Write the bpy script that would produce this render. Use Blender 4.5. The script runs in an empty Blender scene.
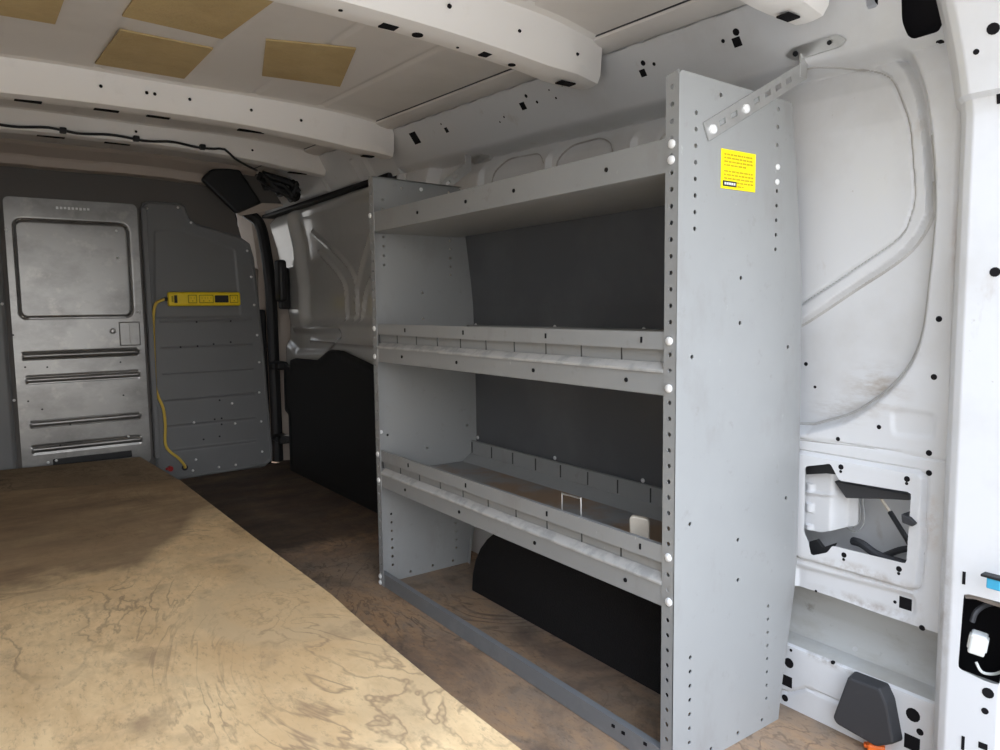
import bpy, bmesh, math, random
import numpy as np
from mathutils import Vector, Matrix
random.seed(4)
S = bpy.context.scene
COL = S.collection
# ------------------------------------------------------------------ camera (metres, X across the van, Y towards the cab, Z up)
EYE = np.array([0.0, 0.0, 0.80]); FPX = 732.345
CR = np.array([0.81265235, -0.5826213, -0.01218904])
CU = np.array([0.06408405, 0.06855707, 0.99558684])
CF = np.array([0.57921446, 0.80984711, -0.0930498])
cam = bpy.data.cameras.new('camera'); co = bpy.data.objects.new('camera', cam); COL.objects.link(co)
cam.sensor_width = 36.0; cam.lens = FPX / 1000 * 36; cam.clip_start = 0.01
M = Matrix.Identity(4)
for i in range(3):
    M[i][0], M[i][1], M[i][2], M[i][3] = CR[i], CU[i], -CF[i], EYE[i]
co.matrix_world = M; S.camera = co
def on(px, py, ax, val):
    """survey helper: where the sight line through a photo point meets a known plane of the van"""
    d = CF + CR * (px - 500) / FPX - CU * (py - 375) / FPX
    i = 'XYZ'.index(ax); t = (val - EYE[i]) / d[i]
    return EYE + t * d
def YZ(pts, X=1.27): return [tuple(on(x, y, 'X', X)[[1, 2]]) for x, y in pts]
def XZ(pts, Y): return [tuple(on(x, y, 'Y', Y)[[0, 2]]) for x, y in pts]

# ------------------------------------------------------------------ materials
def mat(name, base, rough=0.5, metal=0.0, spots=None, bump=0.0, bscale=40, coat=0.0, spec=0.5, blots=()):
    """spots: list of (colour, noise scale, lo, hi, strength, stretch)"""
    m = bpy.data.materials.new(name); m.use_nodes = True
    nt = m.node_tree; N = nt.nodes; L = nt.links
    b = N['Principled BSDF']
    b.inputs['Roughness'].default_value = rough; b.inputs['Metallic'].default_value = metal
    b.inputs['Specular IOR Level'].default_value = spec
    b.inputs['Coat Weight'].default_value = coat; b.inputs['Coat Roughness'].default_value = 0.08
    tc = N.new('ShaderNodeTexCoord')
    col = None
    rgb = N.new('ShaderNodeRGB'); rgb.outputs[0].default_value = (*base, 1); col = rgb.outputs[0]
    for (c, sc, lo, hi, k, st) in (spots or []):
        mp = N.new('ShaderNodeMapping'); mp.inputs['Scale'].default_value = st
        mp.inputs['Location'].default_value = (sc * .37, sc * .11, sc * .23)
        L.new(tc.outputs['Object'], mp.inputs['Vector'])
        nz = N.new('ShaderNodeTexNoise'); nz.inputs['Scale'].default_value = sc; nz.inputs['Detail'].default_value = 6
        nz.inputs['Roughness'].default_value = .62
        L.new(mp.outputs[0], nz.inputs['Vector'])
        mr = N.new('ShaderNodeMapRange'); mr.inputs['From Min'].default_value = lo; mr.inputs['From Max'].default_value = hi
        mr.inputs['To Max'].default_value = k
        L.new(nz.outputs['Fac'], mr.inputs['Value'])
        mx = N.new('ShaderNodeMix'); mx.data_type = 'RGBA'
        L.new(mr.outputs[0], mx.inputs['Factor']); L.new(col, mx.inputs['A']); mx.inputs['B'].default_value = (*c, 1)
        col = mx.outputs['Result']
    for (cen, rad, c, k, st) in blots:      # single stains with a place of their own
        vd = N.new('ShaderNodeVectorMath'); vd.operation = 'SUBTRACT'; L.new(tc.outputs['Object'], vd.inputs[0]); vd.inputs[1].default_value = cen
        vs = N.new('ShaderNodeVectorMath'); vs.operation = 'DIVIDE'; L.new(vd.outputs[0], vs.inputs[0]); vs.inputs[1].default_value = rad
        ln = N.new('ShaderNodeVectorMath'); ln.operation = 'LENGTH'; L.new(vs.outputs[0], ln.inputs[0])
        mr = N.new('ShaderNodeMapRange'); mr.inputs[1].default_value = 1; mr.inputs[2].default_value = .2; L.new(ln.outputs['Value'], mr.inputs[0])
        mp = N.new('ShaderNodeMapping'); mp.inputs['Scale'].default_value = st; L.new(tc.outputs['Object'], mp.inputs[0])
        nz = N.new('ShaderNodeTexNoise'); nz.inputs['Scale'].default_value = 22; nz.inputs['Detail'].default_value = 7; nz.inputs['Roughness'].default_value = .7; L.new(mp.outputs[0], nz.inputs['Vector'])
        m2 = N.new('ShaderNodeMapRange'); m2.inputs[1].default_value = .42; m2.inputs[2].default_value = .68; m2.inputs[4].default_value = k; L.new(nz.outputs['Fac'], m2.inputs[0])
        mu = N.new('ShaderNodeMath'); mu.operation = 'MULTIPLY'; L.new(mr.outputs[0], mu.inputs[0]); L.new(m2.outputs[0], mu.inputs[1])
        mx = N.new('ShaderNodeMix'); mx.data_type = 'RGBA'; L.new(mu.outputs[0], mx.inputs['Factor']); L.new(col, mx.inputs['A']); mx.inputs['B'].default_value = (*c, 1); col = mx.outputs['Result']
    L.new(col, b.inputs['Base Color'])
    if bump:
        nz = N.new('ShaderNodeTexNoise'); nz.inputs['Scale'].default_value = bscale; nz.inputs['Detail'].default_value = 5
        L.new(tc.outputs['Object'], nz.inputs['Vector'])
        bp = N.new('ShaderNodeBump'); bp.inputs['Strength'].default_value = bump; bp.inputs['Distance'].default_value = 0.01
        L.new(nz.outputs['Fac'], bp.inputs['Height']); L.new(bp.outputs[0], b.inputs['Normal'])
    return m
I3 = (1, 1, 1)
MT = {}
MT['white'] = mat('white_van_paint', (.66, .66, .66), .38, spots=[((.50, .48, .45), 5, .52, .80, .5, I3), ((.40, .33, .26), 14, .66, .80, .55, (1, 1, .5)), ((.30, .24, .18), 75, .70, .80, .7, I3)], coat=.15,
    blots=[((1.29, .665, .645), (.2, .085, .06), (.36, .29, .22), .85, (1, .6, 2)), ((1.28, .73, .60), (.2, .09, .035), (.34, .29, .24), .8, (1, .5, 2)),
           ((1.275, .55, .43), (.1, .022, .06), (.45, .34, .26), .8, I3), ((1.275, .67, .315), (.1, .12, .018), (.30, .22, .15), .9, I3), ((1.275, .66, .255), (.1, .14, .014), (.28, .22, .17), .9, I3),
           ((1.27, .72, .125), (.1, .12, .012), (.2, .15, .1), .9, I3), ((1.21, .50, .33), (.1, .02, .2), (.30, .25, .2), .7, I3), ((1.26, .52, .88), (.1, .02, .1), (.5, .40, .34), .7, I3)])
MT['roof'] = mat('roof_inner_paint', (.72, .685, .645), .5, spots=[((.50, .47, .43), 3, .5, .8, .5, I3)])
MT['roofbow'] = mat('roof_bow_paint', (.82, .79, .75), .42, spots=[((.5, .45, .38), 12, .6, .85, .3, I3)])
MT['shelf'] = mat('grey_shelf_enamel', (.275, .278, .272), .40, spots=[((.33, .33, .322), 4, .5, .8, .5, I3), ((.21, .195, .18), 12, .56, .80, .55, (1, 1, .5)), ((.19, .175, .16), 40, .62, .80, .5, I3), ((.55, .55, .53), 70, .69, .78, .6, (1, 1, .35))])
MT['shelfin'] = mat('grey_shelf_tray', (.25, .25, .245), .5, spots=[((.27, .165, .09), 4, .42, .55, .85, I3), ((.2, .19, .18), 20, .55, .8, .5, I3)])
MT['back'] = mat('dark_grey_back_sheet', (.10, .103, .108), .5, spots=[((.17, .175, .18), 3, .45, .8, .6, I3)])
MT['bulk'] = mat('dark_grey_bulkhead_paint', (.19, .192, .196), .42, spots=[((.17, .17, .17), 5, .5, .8, .5, I3), ((.3, .3, .3), 60, .72, .8, .5, I3)])
MT['bulkdoor'] = mat('worn_bare_metal_door', (.33, .325, .315), .33, metal=.75, spots=[((.16, .155, .15), 5, .45, .75, .7, (1, 1, 1.6)), ((.48, .45, .42), 14, .55, .75, .6, I3)])
MT['bulktop'] = mat('brown_grey_header', (.12, .11, .10), .6)
MT['silver'] = mat('silver_zinc', (.62, .62, .61), .35, metal=.8, spots=[((.4, .39, .37), 25, .5, .8, .5, I3)])
MT['worn'] = mat('scuffed_lit_edge', (.42, .41, .39), .45, spots=[((.30, .30, .29), 30, .45, .6, .9, I3)])
MT['slit'] = mat('dark_slit', (.05, .05, .05), .8)
MT['rail'] = mat('dark_grey_rail', (.185, .19, .195), .5, spots=[((.27, .27, .27), 14, .5, .8, .6, I3)])
MT['bolt'] = mat('bright_bolt', (.86, .86, .85), .3, metal=.25)
MT['black'] = mat('black_plastic', (.010, .010, .011), .55)
MT['dark'] = mat('dark_hollow', (.012, .011, .012), .9, spec=.1)
MT['liner'] = mat('black_carpet_liner', (.016, .015, .015), .95, bump=.6, bscale=260, spots=[((.07, .06, .05), 120, .66, .8, .6, I3)], spec=.2)
MT['cover'] = mat('charcoal_plastic', (.035, .035, .038), .6, spots=[((.10, .10, .10), 30, .6, .8, .5, I3)])
MT['door'] = mat('glossy_sliding_door_paint', (.50, .50, .485), .16, spots=[((.40, .39, .375), 4, .45, .75, .5, I3)], coat=.6)
MT['yellow'] = mat('yellow_plastic', (1.0, .74, .02), .4)
MT['stick'] = mat('yellow_sticker', (.93, .78, .0), .4)
MT['ink'] = mat('ochre_ink', (.50, .37, .0), .6)
MT['orange'] = mat('orange_plastic', (.85, .16, .02), .5)
MT['pad'] = mat('tan_felt_pad', (.52, .39, .19), .85, spots=[((.38, .27, .12), 9, .4, .75, .7, I3), ((.44, .34, .19), 40, .5, .8, .5, I3)], bump=.3, bscale=90)
MT['cream'] = mat('cream_plastic', (.62, .55, .45), .5, spots=[((.42, .34, .26), 14, .45, .75, .6, I3)])
MT['beige'] = mat('beige_trim', (.50, .43, .37), .6)
MT['cable'] = mat('yellow_cable', (.80, .56, .10), .5)
MT['grime_shade'] = mat('dirty_shaded_sill_steel', (.46, .46, .44), .6, spots=[((.33, .30, .25), 6, .45, .7, .7, (1, 1, 3)), ((.18, .15, .12), 30, .62, .75, .6, I3)])
MT['creaseline'] = mat('grey_crease_line', (.38, .36, .335), .7, spots=[((.55, .54, .52), 9, .4, .65, .9, I3)])
MT['conn'] = mat('white_connector', (.66, .66, .62), .5)
MT['blue'] = mat('blue_clip', (.05, .38, .60), .4)
MT['red'] = mat('red_cap', (.45, .02, .02), .4)
MT['concrete'] = mat('concrete', (.42, .41, .39), .9, spots=[((.3, .29, .27), 2, .4, .7, .6, I3)])

def wood(name, light, mid, dark, line, zone=None, rot=0.0, patch=None):
    m = bpy.data.materials.new(name); m.use_nodes = True
    nt = m.node_tree; N = nt.nodes; L = nt.links; b = N['Principled BSDF']; b.inputs['Roughness'].default_value = .72
    b.inputs['Specular IOR Level'].default_value = .3
    tc = N.new('ShaderNodeTexCoord')
    def noise(sc, st=I3, det=7, rough=.6, dist=0., src=None):
        mp = N.new('ShaderNodeMapping'); mp.inputs['Scale'].default_value = st; mp.inputs['Rotation'].default_value = (0, 0, rot)
        L.new(src or tc.outputs['Object'], mp.inputs['Vector'])
        n = N.new('ShaderNodeTexNoise'); n.inputs['Scale'].default_value = sc; n.inputs['Detail'].default_value = det
        n.inputs['Roughness'].default_value = rough; n.inputs['Distortion'].default_value = dist
        L.new(mp.outputs[0], n.inputs['Vector']); return n.outputs['Fac']
    def rng(v, a, c, t0=0., t1=1.):
        r = N.new('ShaderNodeMapRange'); r.inputs[1].default_value = a; r.inputs[2].default_value = c
        r.inputs[3].default_value = t0; r.inputs[4].default_value = t1; L.new(v, r.inputs[0]); return r.outputs[0]
    def mix(f, A, B):
        x = N.new('ShaderNodeMix'); x.data_type = 'RGBA'; L.new(f, x.inputs['Factor'])
        for k, q in (('A', A), ('B', B)):
            if isinstance(q, tuple): x.inputs[k].default_value = (*q, 1)
            else: L.new(q, x.inputs[k])
        return x.outputs['Result']
    def math_(op, a, c):
        x = N.new('ShaderNodeMath'); x.operation = op
        for i, q in enumerate((a, c)):
            if isinstance(q, (int, float)): x.inputs[i].default_value = q
            else: L.new(q, x.inputs[i])
        return x.outputs[0]
    col = mix(rng(noise(3.2, (1, .7, 1)), .35, .65), light, mid)
    col = mix(rng(noise(38, (1, .5, 1)), .48, .70, 0, .55), col, mid)
    col = mix(rng(noise(11, (1.4, .6, 1), 8, .7, 1.2), .50, .68, 0, .7), col, mid)
    col = mix(rng(noise(130, (1, .35, 1), 4, .7), .55, .72, 0, .55), col, line)
    if patch: col = mix(rng(noise(2.6, (1, .8, 1), 7, .65, .8), .48, .62, 0, .8), col, patch)
    # cathedral grain: level lines of a slow stretched noise
    g = noise(1.9, (1.1, .6, 1), 6, .55, 1.1)
    fr = math_('FRACT', math_('MULTIPLY', g, 19.0), 0)
    ln = rng(math_('ABSOLUTE', math_('SUBTRACT', fr, .5), 0), .0, .15, 1, 0)
    ln = math_('MULTIPLY', ln, rng(noise(3.0), .42, .62, 0, .8))
    col = mix(ln, col, line)
    col = mix(rng(noise(7, (1, 1, 1)), .55, .74, 0, .65), col, dark)
    col = mix(rng(noise(24, (1, .6, 1), 8, .75), .55, .72, 0, .5), col, dark)
    if zone:   # darker far end, past a ragged edge
        sep = N.new('ShaderNodeSeparateXYZ'); L.new(tc.outputs['Object'], sep.inputs[0])
        yb = math_('ADD', sep.outputs['Y'], math_('MULTIPLY', math_('SUBTRACT', noise(5, (1, 1, 1), 9, .65), .5), .5))
        xr = rng(math_('ADD', sep.outputs['X'], math_('MULTIPLY', math_('SUBTRACT', noise(5), .5), .35)), .34, .56, zone[0], zone[1])
        d = math_('SUBTRACT', yb, xr)
        z = math_('MULTIPLY', rng(d, -.02, .08), rng(noise(5, (.6, 1.2, 1), 8, .68), .30, .62, .50, .95))
        col = mix(z, col, mix(rng(noise(6, (.5, 1.6, 1)), .4, .65), dark, zone[2]))
    L.new(col, b.inputs['Base Color'])
    bp = N.new('ShaderNodeBump'); bp.inputs['Strength'].default_value = .25; bp.inputs['Distance'].default_value = .004
    L.new(noise(30, (1, .4, 1)), bp.inputs['Height']); L.new(bp.outputs[0], b.inputs['Normal'])
    return m
MT['board'] = wood('worn_tan_plywood', (.90, .665, .375), (.64, .43, .22), (.30, .20, .12), (.33, .215, .125), (2.02, 2.45, (.22, .15, .09)), patch=(.62, .45, .255))
MT['boardfar'] = wood('grey_brown_plywood', (.40, .29, .18), (.29, .205, .125), (.10, .07, .045), (.12, .085, .05))
MT['floor'] = wood('stained_brown_floor', (.44, .265, .14), (.24, .19, .145), (.06, .048, .04), (.09, .065, .05), (2.15, 2.3, (.09, .06, .042)), patch=(.15, .105, .08))  # far floor darkened for stains and for weaker light near the bulkhead

# ------------------------------------------------------------------ mesh builders
class MB:
    def __init__(s): s.v = []; s.f = []; s.m = []
    def add(s, v, f, mi=0):
        o = len(s.v); s.v += [tuple(map(float, p)) for p in v]; s.f += [tuple(i + o for i in q) for q in f]; s.m += [mi] * len(f)
    def bm(s, b, mi=0):
        b.verts.index_update(); s.add([x.co for x in b.verts], [[x.index for x in f.verts] for f in b.faces], mi); b.free()
    def box(s, x0, x1, y0, y1, z0, z1, bev=0., mi=0, mtx=None):
        b = bmesh.new(); bmesh.ops.create_cube(b, size=1)
        for q in b.verts: q.co = Vector(((x0 + x1) / 2 + q.co.x * (x1 - x0), (y0 + y1) / 2 + q.co.y * (y1 - y0), (z0 + z1) / 2 + q.co.z * (z1 - z0)))
        if bev: bmesh.ops.bevel(b, geom=b.edges[:], offset=bev, segments=2, affect='EDGES', profile=.5)
        if mtx: b.transform(mtx)
        s.bm(b, mi)
    def cyl(s, p, n, r, h, seg=12, mi=0, r2=None):
        """from p along n"""
        p = Vector(p); n = Vector(n).normalized(); a = n.orthogonal().normalized(); c = n.cross(a); r2 = r if r2 is None else r2
        v = []; 
        for k, (t, q) in enumerate(((0, r), (h, r2))):
            for i in range(seg):
                w = 2 * math.pi * i / seg; v.append(p + n * t + (a * math.cos(w) + c * math.sin(w)) * q)
        f = [tuple(range(seg))[::-1], tuple(range(seg, 2 * seg))] + [(i, (i + 1) % seg, seg + (i + 1) % seg, seg + i) for i in range(seg)]
        s.add(v, f, mi)
    def dome(s, p, n, r, h, seg=10, mi=0):
        p = Vector(p); n = Vector(n).normalized(); a = n.orthogonal().normalized(); c = n.cross(a)
        v = []; R = [(1, 0), (.95, .5), (.6, .9)]
        for q, t in R:
            for i in range(seg):
                w = 2 * math.pi * i / seg; v.append(p + n * (h * t) + (a * math.cos(w) + c * math.sin(w)) * r * q)
        v.append(p + n * h); k = len(v) - 1
        f = [tuple(range(seg))[::-1]]
        for j in range(2): f += [(j * seg + i, j * seg + (i + 1) % seg, (j + 1) * seg + (i + 1) % seg, (j + 1) * seg + i) for i in range(seg)]
        f += [(2 * seg + i, 2 * seg + (i + 1) % seg, k) for i in range(seg)]
        s.add(v, f, mi)
    def tube(s, pts, r, seg=8, mi=0, sm=0):
        P = [Vector(p) for p in pts]
        if sm:   # Catmull-Rom
            Q = []
            E = [P[0] * 2 - P[1]] + P + [P[-1] * 2 - P[-2]]
            for i in range(1, len(E) - 2):
                for k in range(sm):
                    t = k / sm; a, b_, c, d = E[i - 1:i + 3]
                    Q.append(.5 * ((2 * b_) + (c - a) * t + (2 * a - 5 * b_ + 4 * c - d) * t * t + (3 * b_ - a - 3 * c + d) * t ** 3))
            P = Q + [P[-1]]
        v = []; up = None
        for i, p in enumerate(P):
            t = (P[min(i + 1, len(P) - 1)] - P[max(i - 1, 0)]).normalized()
            up = t.orthogonal().normalized() if up is None else (up - t * up.dot(t)).normalized()
            c = t.cross(up)
            for k in range(seg):
                w = 2 * math.pi * k / seg; v.append(p + (up * math.cos(w) + c * math.sin(w)) * r)
        f = [tuple(range(seg))[::-1], tuple(range(len(v) - seg, len(v)))]
        for i in range(len(P) - 1): f += [(i * seg + k, i * seg + (k + 1) % seg, (i + 1) * seg + (k + 1) % seg, (i + 1) * seg + k) for k in range(seg)]
        s.add(v, f, mi)
    def prism(s, poly, fn0, fn1, mi=0):
        """poly in 2D, fn0/fn1 map a 2D point to the two end faces"""
        n = len(poly); v = [fn0(*p) for p in poly] + [fn1(*p) for p in poly]
        s.add(v, [tuple(range(n))[::-1], tuple(range(n, 2 * n))] + [(i, (i + 1) % n, n + (i + 1) % n, n + i) for i in range(n)], mi)
    def strip(s, prof, fn, ts, mi=0, close=False):
        """sweep a profile (list of 2D) with fn(a,b,t)->xyz"""
        n = len(prof); v = [fn(a, b, t) for t in ts for a, b in prof]; f = []
        for j in range(len(ts) - 1):
            for i in range(n - 1 + (1 if close else 0)):
                k = (i + 1) % n; f.append((j * n + i, j * n + k, (j + 1) * n + k, (j + 1) * n + i))
        s.add(v, f, mi)
    def build(s, name, mats, parent=None, smooth=False, bevel=0., solid=0.):
        me = bpy.data.meshes.new(name); me.from_pydata(s.v, [], s.f)
        for m in (mats if isinstance(mats, (list, tuple)) else [mats]): me.materials.append(MT[m])
        me.polygons.foreach_set('material_index', s.m); me.update()
        b = bmesh.new(); b.from_mesh(me); bmesh.ops.recalc_face_normals(b, faces=b.faces[:]); b.to_mesh(me); b.free()
        o = bpy.data.objects.new(name, me); COL.objects.link(o)
        if solid:
            d = o.modifiers.new('solid', 'SOLIDIFY'); d.thickness = solid; d.offset = 0
        if bevel:
            d = o.modifiers.new('bevel', 'BEVEL'); d.width = bevel; d.segments = 2; d.limit_method = 'ANGLE'; d.angle_limit = .6
        if smooth:
            me.polygons.foreach_set('use_smooth', [True] * len(me.polygons)); me.update()
            try: me.set_sharp_from_angle(angle=math.radians(35))
            except Exception: pass
        if parent:
            o.parent = parent
            o.matrix_parent_inverse = parent.matrix_basis.inverted()
        return o
def tag(o, label, cat=None, group=None, kind=None):
    o['label'] = label
    if cat: o['category'] = cat
    if group: o['group'] = group
    if kind: o['kind'] = kind
    return o
def thing(name, loc, label, cat, group=None, kind=None):
    o = bpy.data.objects.new(name, None); COL.objects.link(o); o.location = loc; o.empty_display_size = .05
    return tag(o, label, cat, group, kind)
def copy_part(o, parent, off):
    c = o.copy(); COL.objects.link(c); c.parent = parent; c.matrix_parent_inverse = parent.matrix_basis.inverted()
    c.location = Vector(o.location) + Vector(off); return c

# 2D polygons ------------------------------------------------------------------
def rrect(x0, x1, y0, y1, r, n=5):
    P = []
    for cx, cy, a in ((x1 - r, y1 - r, 0), (x0 + r, y1 - r, 90), (x0 + r, y0 + r, 180), (x1 - r, y0 + r, 270)):
        for k in range(n + 1):
            w = math.radians(a + 90 * k / n); P.append((cx + r * math.cos(w), cy + r * math.sin(w)))
    return P
def circ(x, y, r, n=10, sy=1): return [(x + r * math.cos(2 * math.pi * k / n), y + r * sy * math.sin(2 * math.pi * k / n)) for k in range(n)]
def rounded(poly, r, n=4):
    """round the corners of a polygon"""
    out = []; m = len(poly)
    for i in range(m):
        p = np.array(poly[i]); a = np.array(poly[i - 1]) - p; b = np.array(poly[(i + 1) % m]) - p
        la, lb = np.linalg.norm(a), np.linalg.norm(b); q = min(r, la * .45, lb * .45)
        A = p + a / la * q; B = p + b / lb * q
        for k in range(n + 1):
            t = k / n; out.append(tuple((1 - t) ** 2 * A + 2 * t * (1 - t) * p + t * t * B))
    return out
def smooth_open(pts, n=5):
    P = [np.array(p, float) for p in pts]; E = [2 * P[0] - P[1]] + P + [2 * P[-1] - P[-2]]; Q = []
    for i in range(1, len(E) - 2):
        a, b, c, d = E[i - 1:i + 3]
        for k in range(n):
            t = k / n; Q.append(tuple(.5 * (2 * b + (c - a) * t + (2 * a - 5 * b + 4 * c - d) * t * t + (3 * b - a - 3 * c + d) * t ** 3)))
    return Q + [tuple(P[-1])]
def sdf(U, V, poly):
    """signed distance (negative inside) and nearest boundary point"""
    P = np.array(poly, float); n = len(P); best = np.full(U.shape, 1e9); nu = np.zeros(U.shape); nv = np.zeros(U.shape); ins = np.zeros(U.shape, bool)
    for i in range(n):
        a = P[i]; b = P[(i + 1) % n]; e = b - a; l2 = max(e @ e, 1e-14)
        t = np.clip(((U - a[0]) * e[0] + (V - a[1]) * e[1]) / l2, 0, 1)
        qx = a[0] + t * e[0]; qy = a[1] + t * e[1]; d = (U - qx) ** 2 + (V - qy) ** 2
        k = d < best; best = np.where(k, d, best); nu = np.where(k, qx, nu); nv = np.where(k, qy, nv)
        c = (a[1] > V) != (b[1] > V)
        with np.errstate(divide='ignore', invalid='ignore'):
            xi = a[0] + (V - a[1]) * e[0] / (e[1] if e[1] else 1e-12)
        ins ^= c & (U < xi)
    d = np.sqrt(best); return np.where(ins, -d, d), nu, nv
def dline(U, V, pts):
    """distance to an open polyline"""
    P = np.array(pts, float); best = np.full(U.shape, 1e9)
    for i in range(len(P) - 1):
        a = P[i]; e = P[i + 1] - a; l2 = max(e @ e, 1e-14)
        t = np.clip(((U - a[0]) * e[0] + (V - a[1]) * e[1]) / l2, 0, 1)
        best = np.minimum(best, (U - a[0] - t * e[0]) ** 2 + (V - a[1] - t * e[1]) ** 2)
    return np.sqrt(best)
def step(d, w): t = np.clip(.5 - d / (2 * w), 0, 1); return t * t * (3 - 2 * t)      # 1 inside, 0 outside
def bead(d, w): return np.clip(1 - (d / w) ** 2, 0, 1) ** 2
def sheet(mb, us, vs, fn, outline=None, holes=(), mi=0):
    """pressed sheet: grid in (u,v), fn(U,V)->X,Y,Z arrays; edges and openings are snapped to their outlines"""
    U, V = np.meshgrid(np.array(us), np.array(vs), indexing='ij'); keep = np.ones(U.shape, bool)
    if outline is not None:
        d, nu, nv = sdf(U, V, outline); o = d > 0; U = np.where(o, nu, U); V = np.where(o, nv, V); keep &= ~o
    hk = np.ones(U.shape, bool)
    for h in holes:
        d, nu, nv = sdf(U, V, h); o = d < 0; U = np.where(o, nu, U); V = np.where(o, nv, V); hk &= ~o
    X, Y, Z = fn(U, V); n, m = U.shape
    idx = np.arange(n * m).reshape(n, m)
    q = np.stack([idx[:-1, :-1], idx[1:, :-1], idx[1:, 1:], idx[:-1, 1:]], -1).reshape(-1, 4)
    kf = keep.ravel(); hf = hk.ravel()
    ok = kf[q].any(1) & hf[q].any(1)
    q = q[ok]; used = np.unique(q); re = np.full(n * m, -1); re[used] = np.arange(len(used))
    v = np.stack([X.ravel(), Y.ravel(), Z.ravel()], -1)[used]
    mb.add(v.tolist(), [tuple(int(re[i]) for i in f) for f in q], mi)
def plate(mb, outline, holes, thick, fn, mi=0):
    """flat plate with real holes; fn(a,b,c) maps the plate's own axes to the van, c runs over +-thick/2"""
    cu = bpy.data.curves.new('t', 'CURVE'); cu.dimensions = '2D'; cu.fill_mode = 'BOTH'; cu.extrude = thick / 2
    for poly in [outline] + list(holes):
        sp = cu.splines.new('POLY'); sp.points.add(len(poly) - 1); sp.use_cyclic_u = True
        for k, p in enumerate(poly): sp.points[k].co = (p[0], p[1], 0, 1)
    o = bpy.data.objects.new('t', cu); COL.objects.link(o)
    me = bpy.data.meshes.new_from_object(o.evaluated_get(bpy.context.evaluated_depsgraph_get()))
    bpy.data.objects.remove(o)
    mb.add([fn(*v.co) for v in me.vertices], [tuple(p.vertices) for p in me.polygons], mi)
    bpy.data.meshes.remove(me); bpy.data.curves.remove(cu)

# ================================================================== THE VAN BODY
XC = .38                                    # centre line of the van
YB = 3.69                                   # bulkhead
YR = .40                                    # rear edge of the load floor
def roofz(x, y): return 1.425 + .038 * (y - 2.2) - .024 * np.abs((x - XC) / .74) ** 2.4
def bowz(x, y): return 1.425 + .038 * (y - 2.2) - .045 * np.abs((x - XC) / .74) ** 2.4
def railshift(y): return .038 * (y - 1.3)

# floor
m = MB(); m.box(-.56, 1.40, YR, 4.6, -.02, 0)
tag(m.build('floor', 'floor'), 'dark stained plywood load floor of the van', 'floor', kind='structure')
m = MB(); m.box(-14, 14, -16, 12, -.67, -.62)
tag(m.build('ground', 'concrete'), 'concrete ground outside the van', 'ground', kind='structure')
# rear bumper step under the door opening
m = MB(); m.box(-.45, 1.24, .28, .398, -.12, -.022, .012); tag(m.build('trim_7', 'black'), 'black rear step below the load floor edge', 'step', kind='structure')

# ---- right wall: pressed steel inner side
ARC = [(837, 35), (875, 43), (904, 61), (920, 91), (928, 133), (931, 200), (928, 240), (923, 280), (913, 340), (890, 380), (847, 413), (803, 427)]
arc = smooth_open(YZ(ARC, 1.27), 4)
OUT = [(2.16, 1.30), (.98, 1.26), (.86, 1.255)] + arc + [(.95, .55), (2.16, .55)]
WIN = smooth_open(YZ([(760, 92), (807, 73), (853, 68), (888, 77), (905, 107), (912, 128), (915, 173), (916, 195), (912, 213), (900, 237), (860, 265), (802, 303), (740, 338)], 1.29), 3)
MID = smooth_open(YZ([(700, 60), (760, 40), (837, 37), (875, 45), (902, 63), (918, 92), (926, 133), (929, 200), (927, 217), (912, 243), (890, 263), (847, 291), (802, 321), (740, 358), (700, 390)], 1.28), 3)
RIM = rounded(YZ([(797, 452), (925, 474), (922, 520), (924, 535), (917, 590), (795, 556)], 1.275), .012)
HOLE = rounded(YZ([(807, 466), (826, 464), (832, 463), (841, 480), (913, 492), (908, 563), (834, 545), (829, 552), (813, 555), (810, 540), (806, 532)], 1.275), .005)
LOWR = rounded(YZ([(796, 566), (838, 577), (914, 597), (914, 615), (905, 618), (796, 592)], 1.275), .008)
TOPH = rounded(YZ([(903, -14), (903, 22), (912, 40), (940, 31), (953, -4), (956, -30)], 1.24), .008)
SQ2 = YZ([(866, -14), (866, 10), (878, 7), (878, -14)], 1.235)
SCOOP = rounded(YZ([(892, 412), (903, 409), (936, 415), (934, 438), (893, 434)], 1.275), .008)
WA = rounded([(1.60, .6), (1.60, 1.19), (1.63, 1.225), (1.78, 1.235), (1.85, 1.20), (1.85, .6)], .03)
WB = rounded([(1.335, .6), (1.335, 1.195), (1.385, 1.222), (1.50, 1.222), (1.55, 1.19), (1.55, .6)], .03)
WCc = rounded([(.98, .6), (.98, 1.18), (1.02, 1.215), (1.12, 1.215), (1.20, 1.17), (1.20, .6)], .04)
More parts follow.
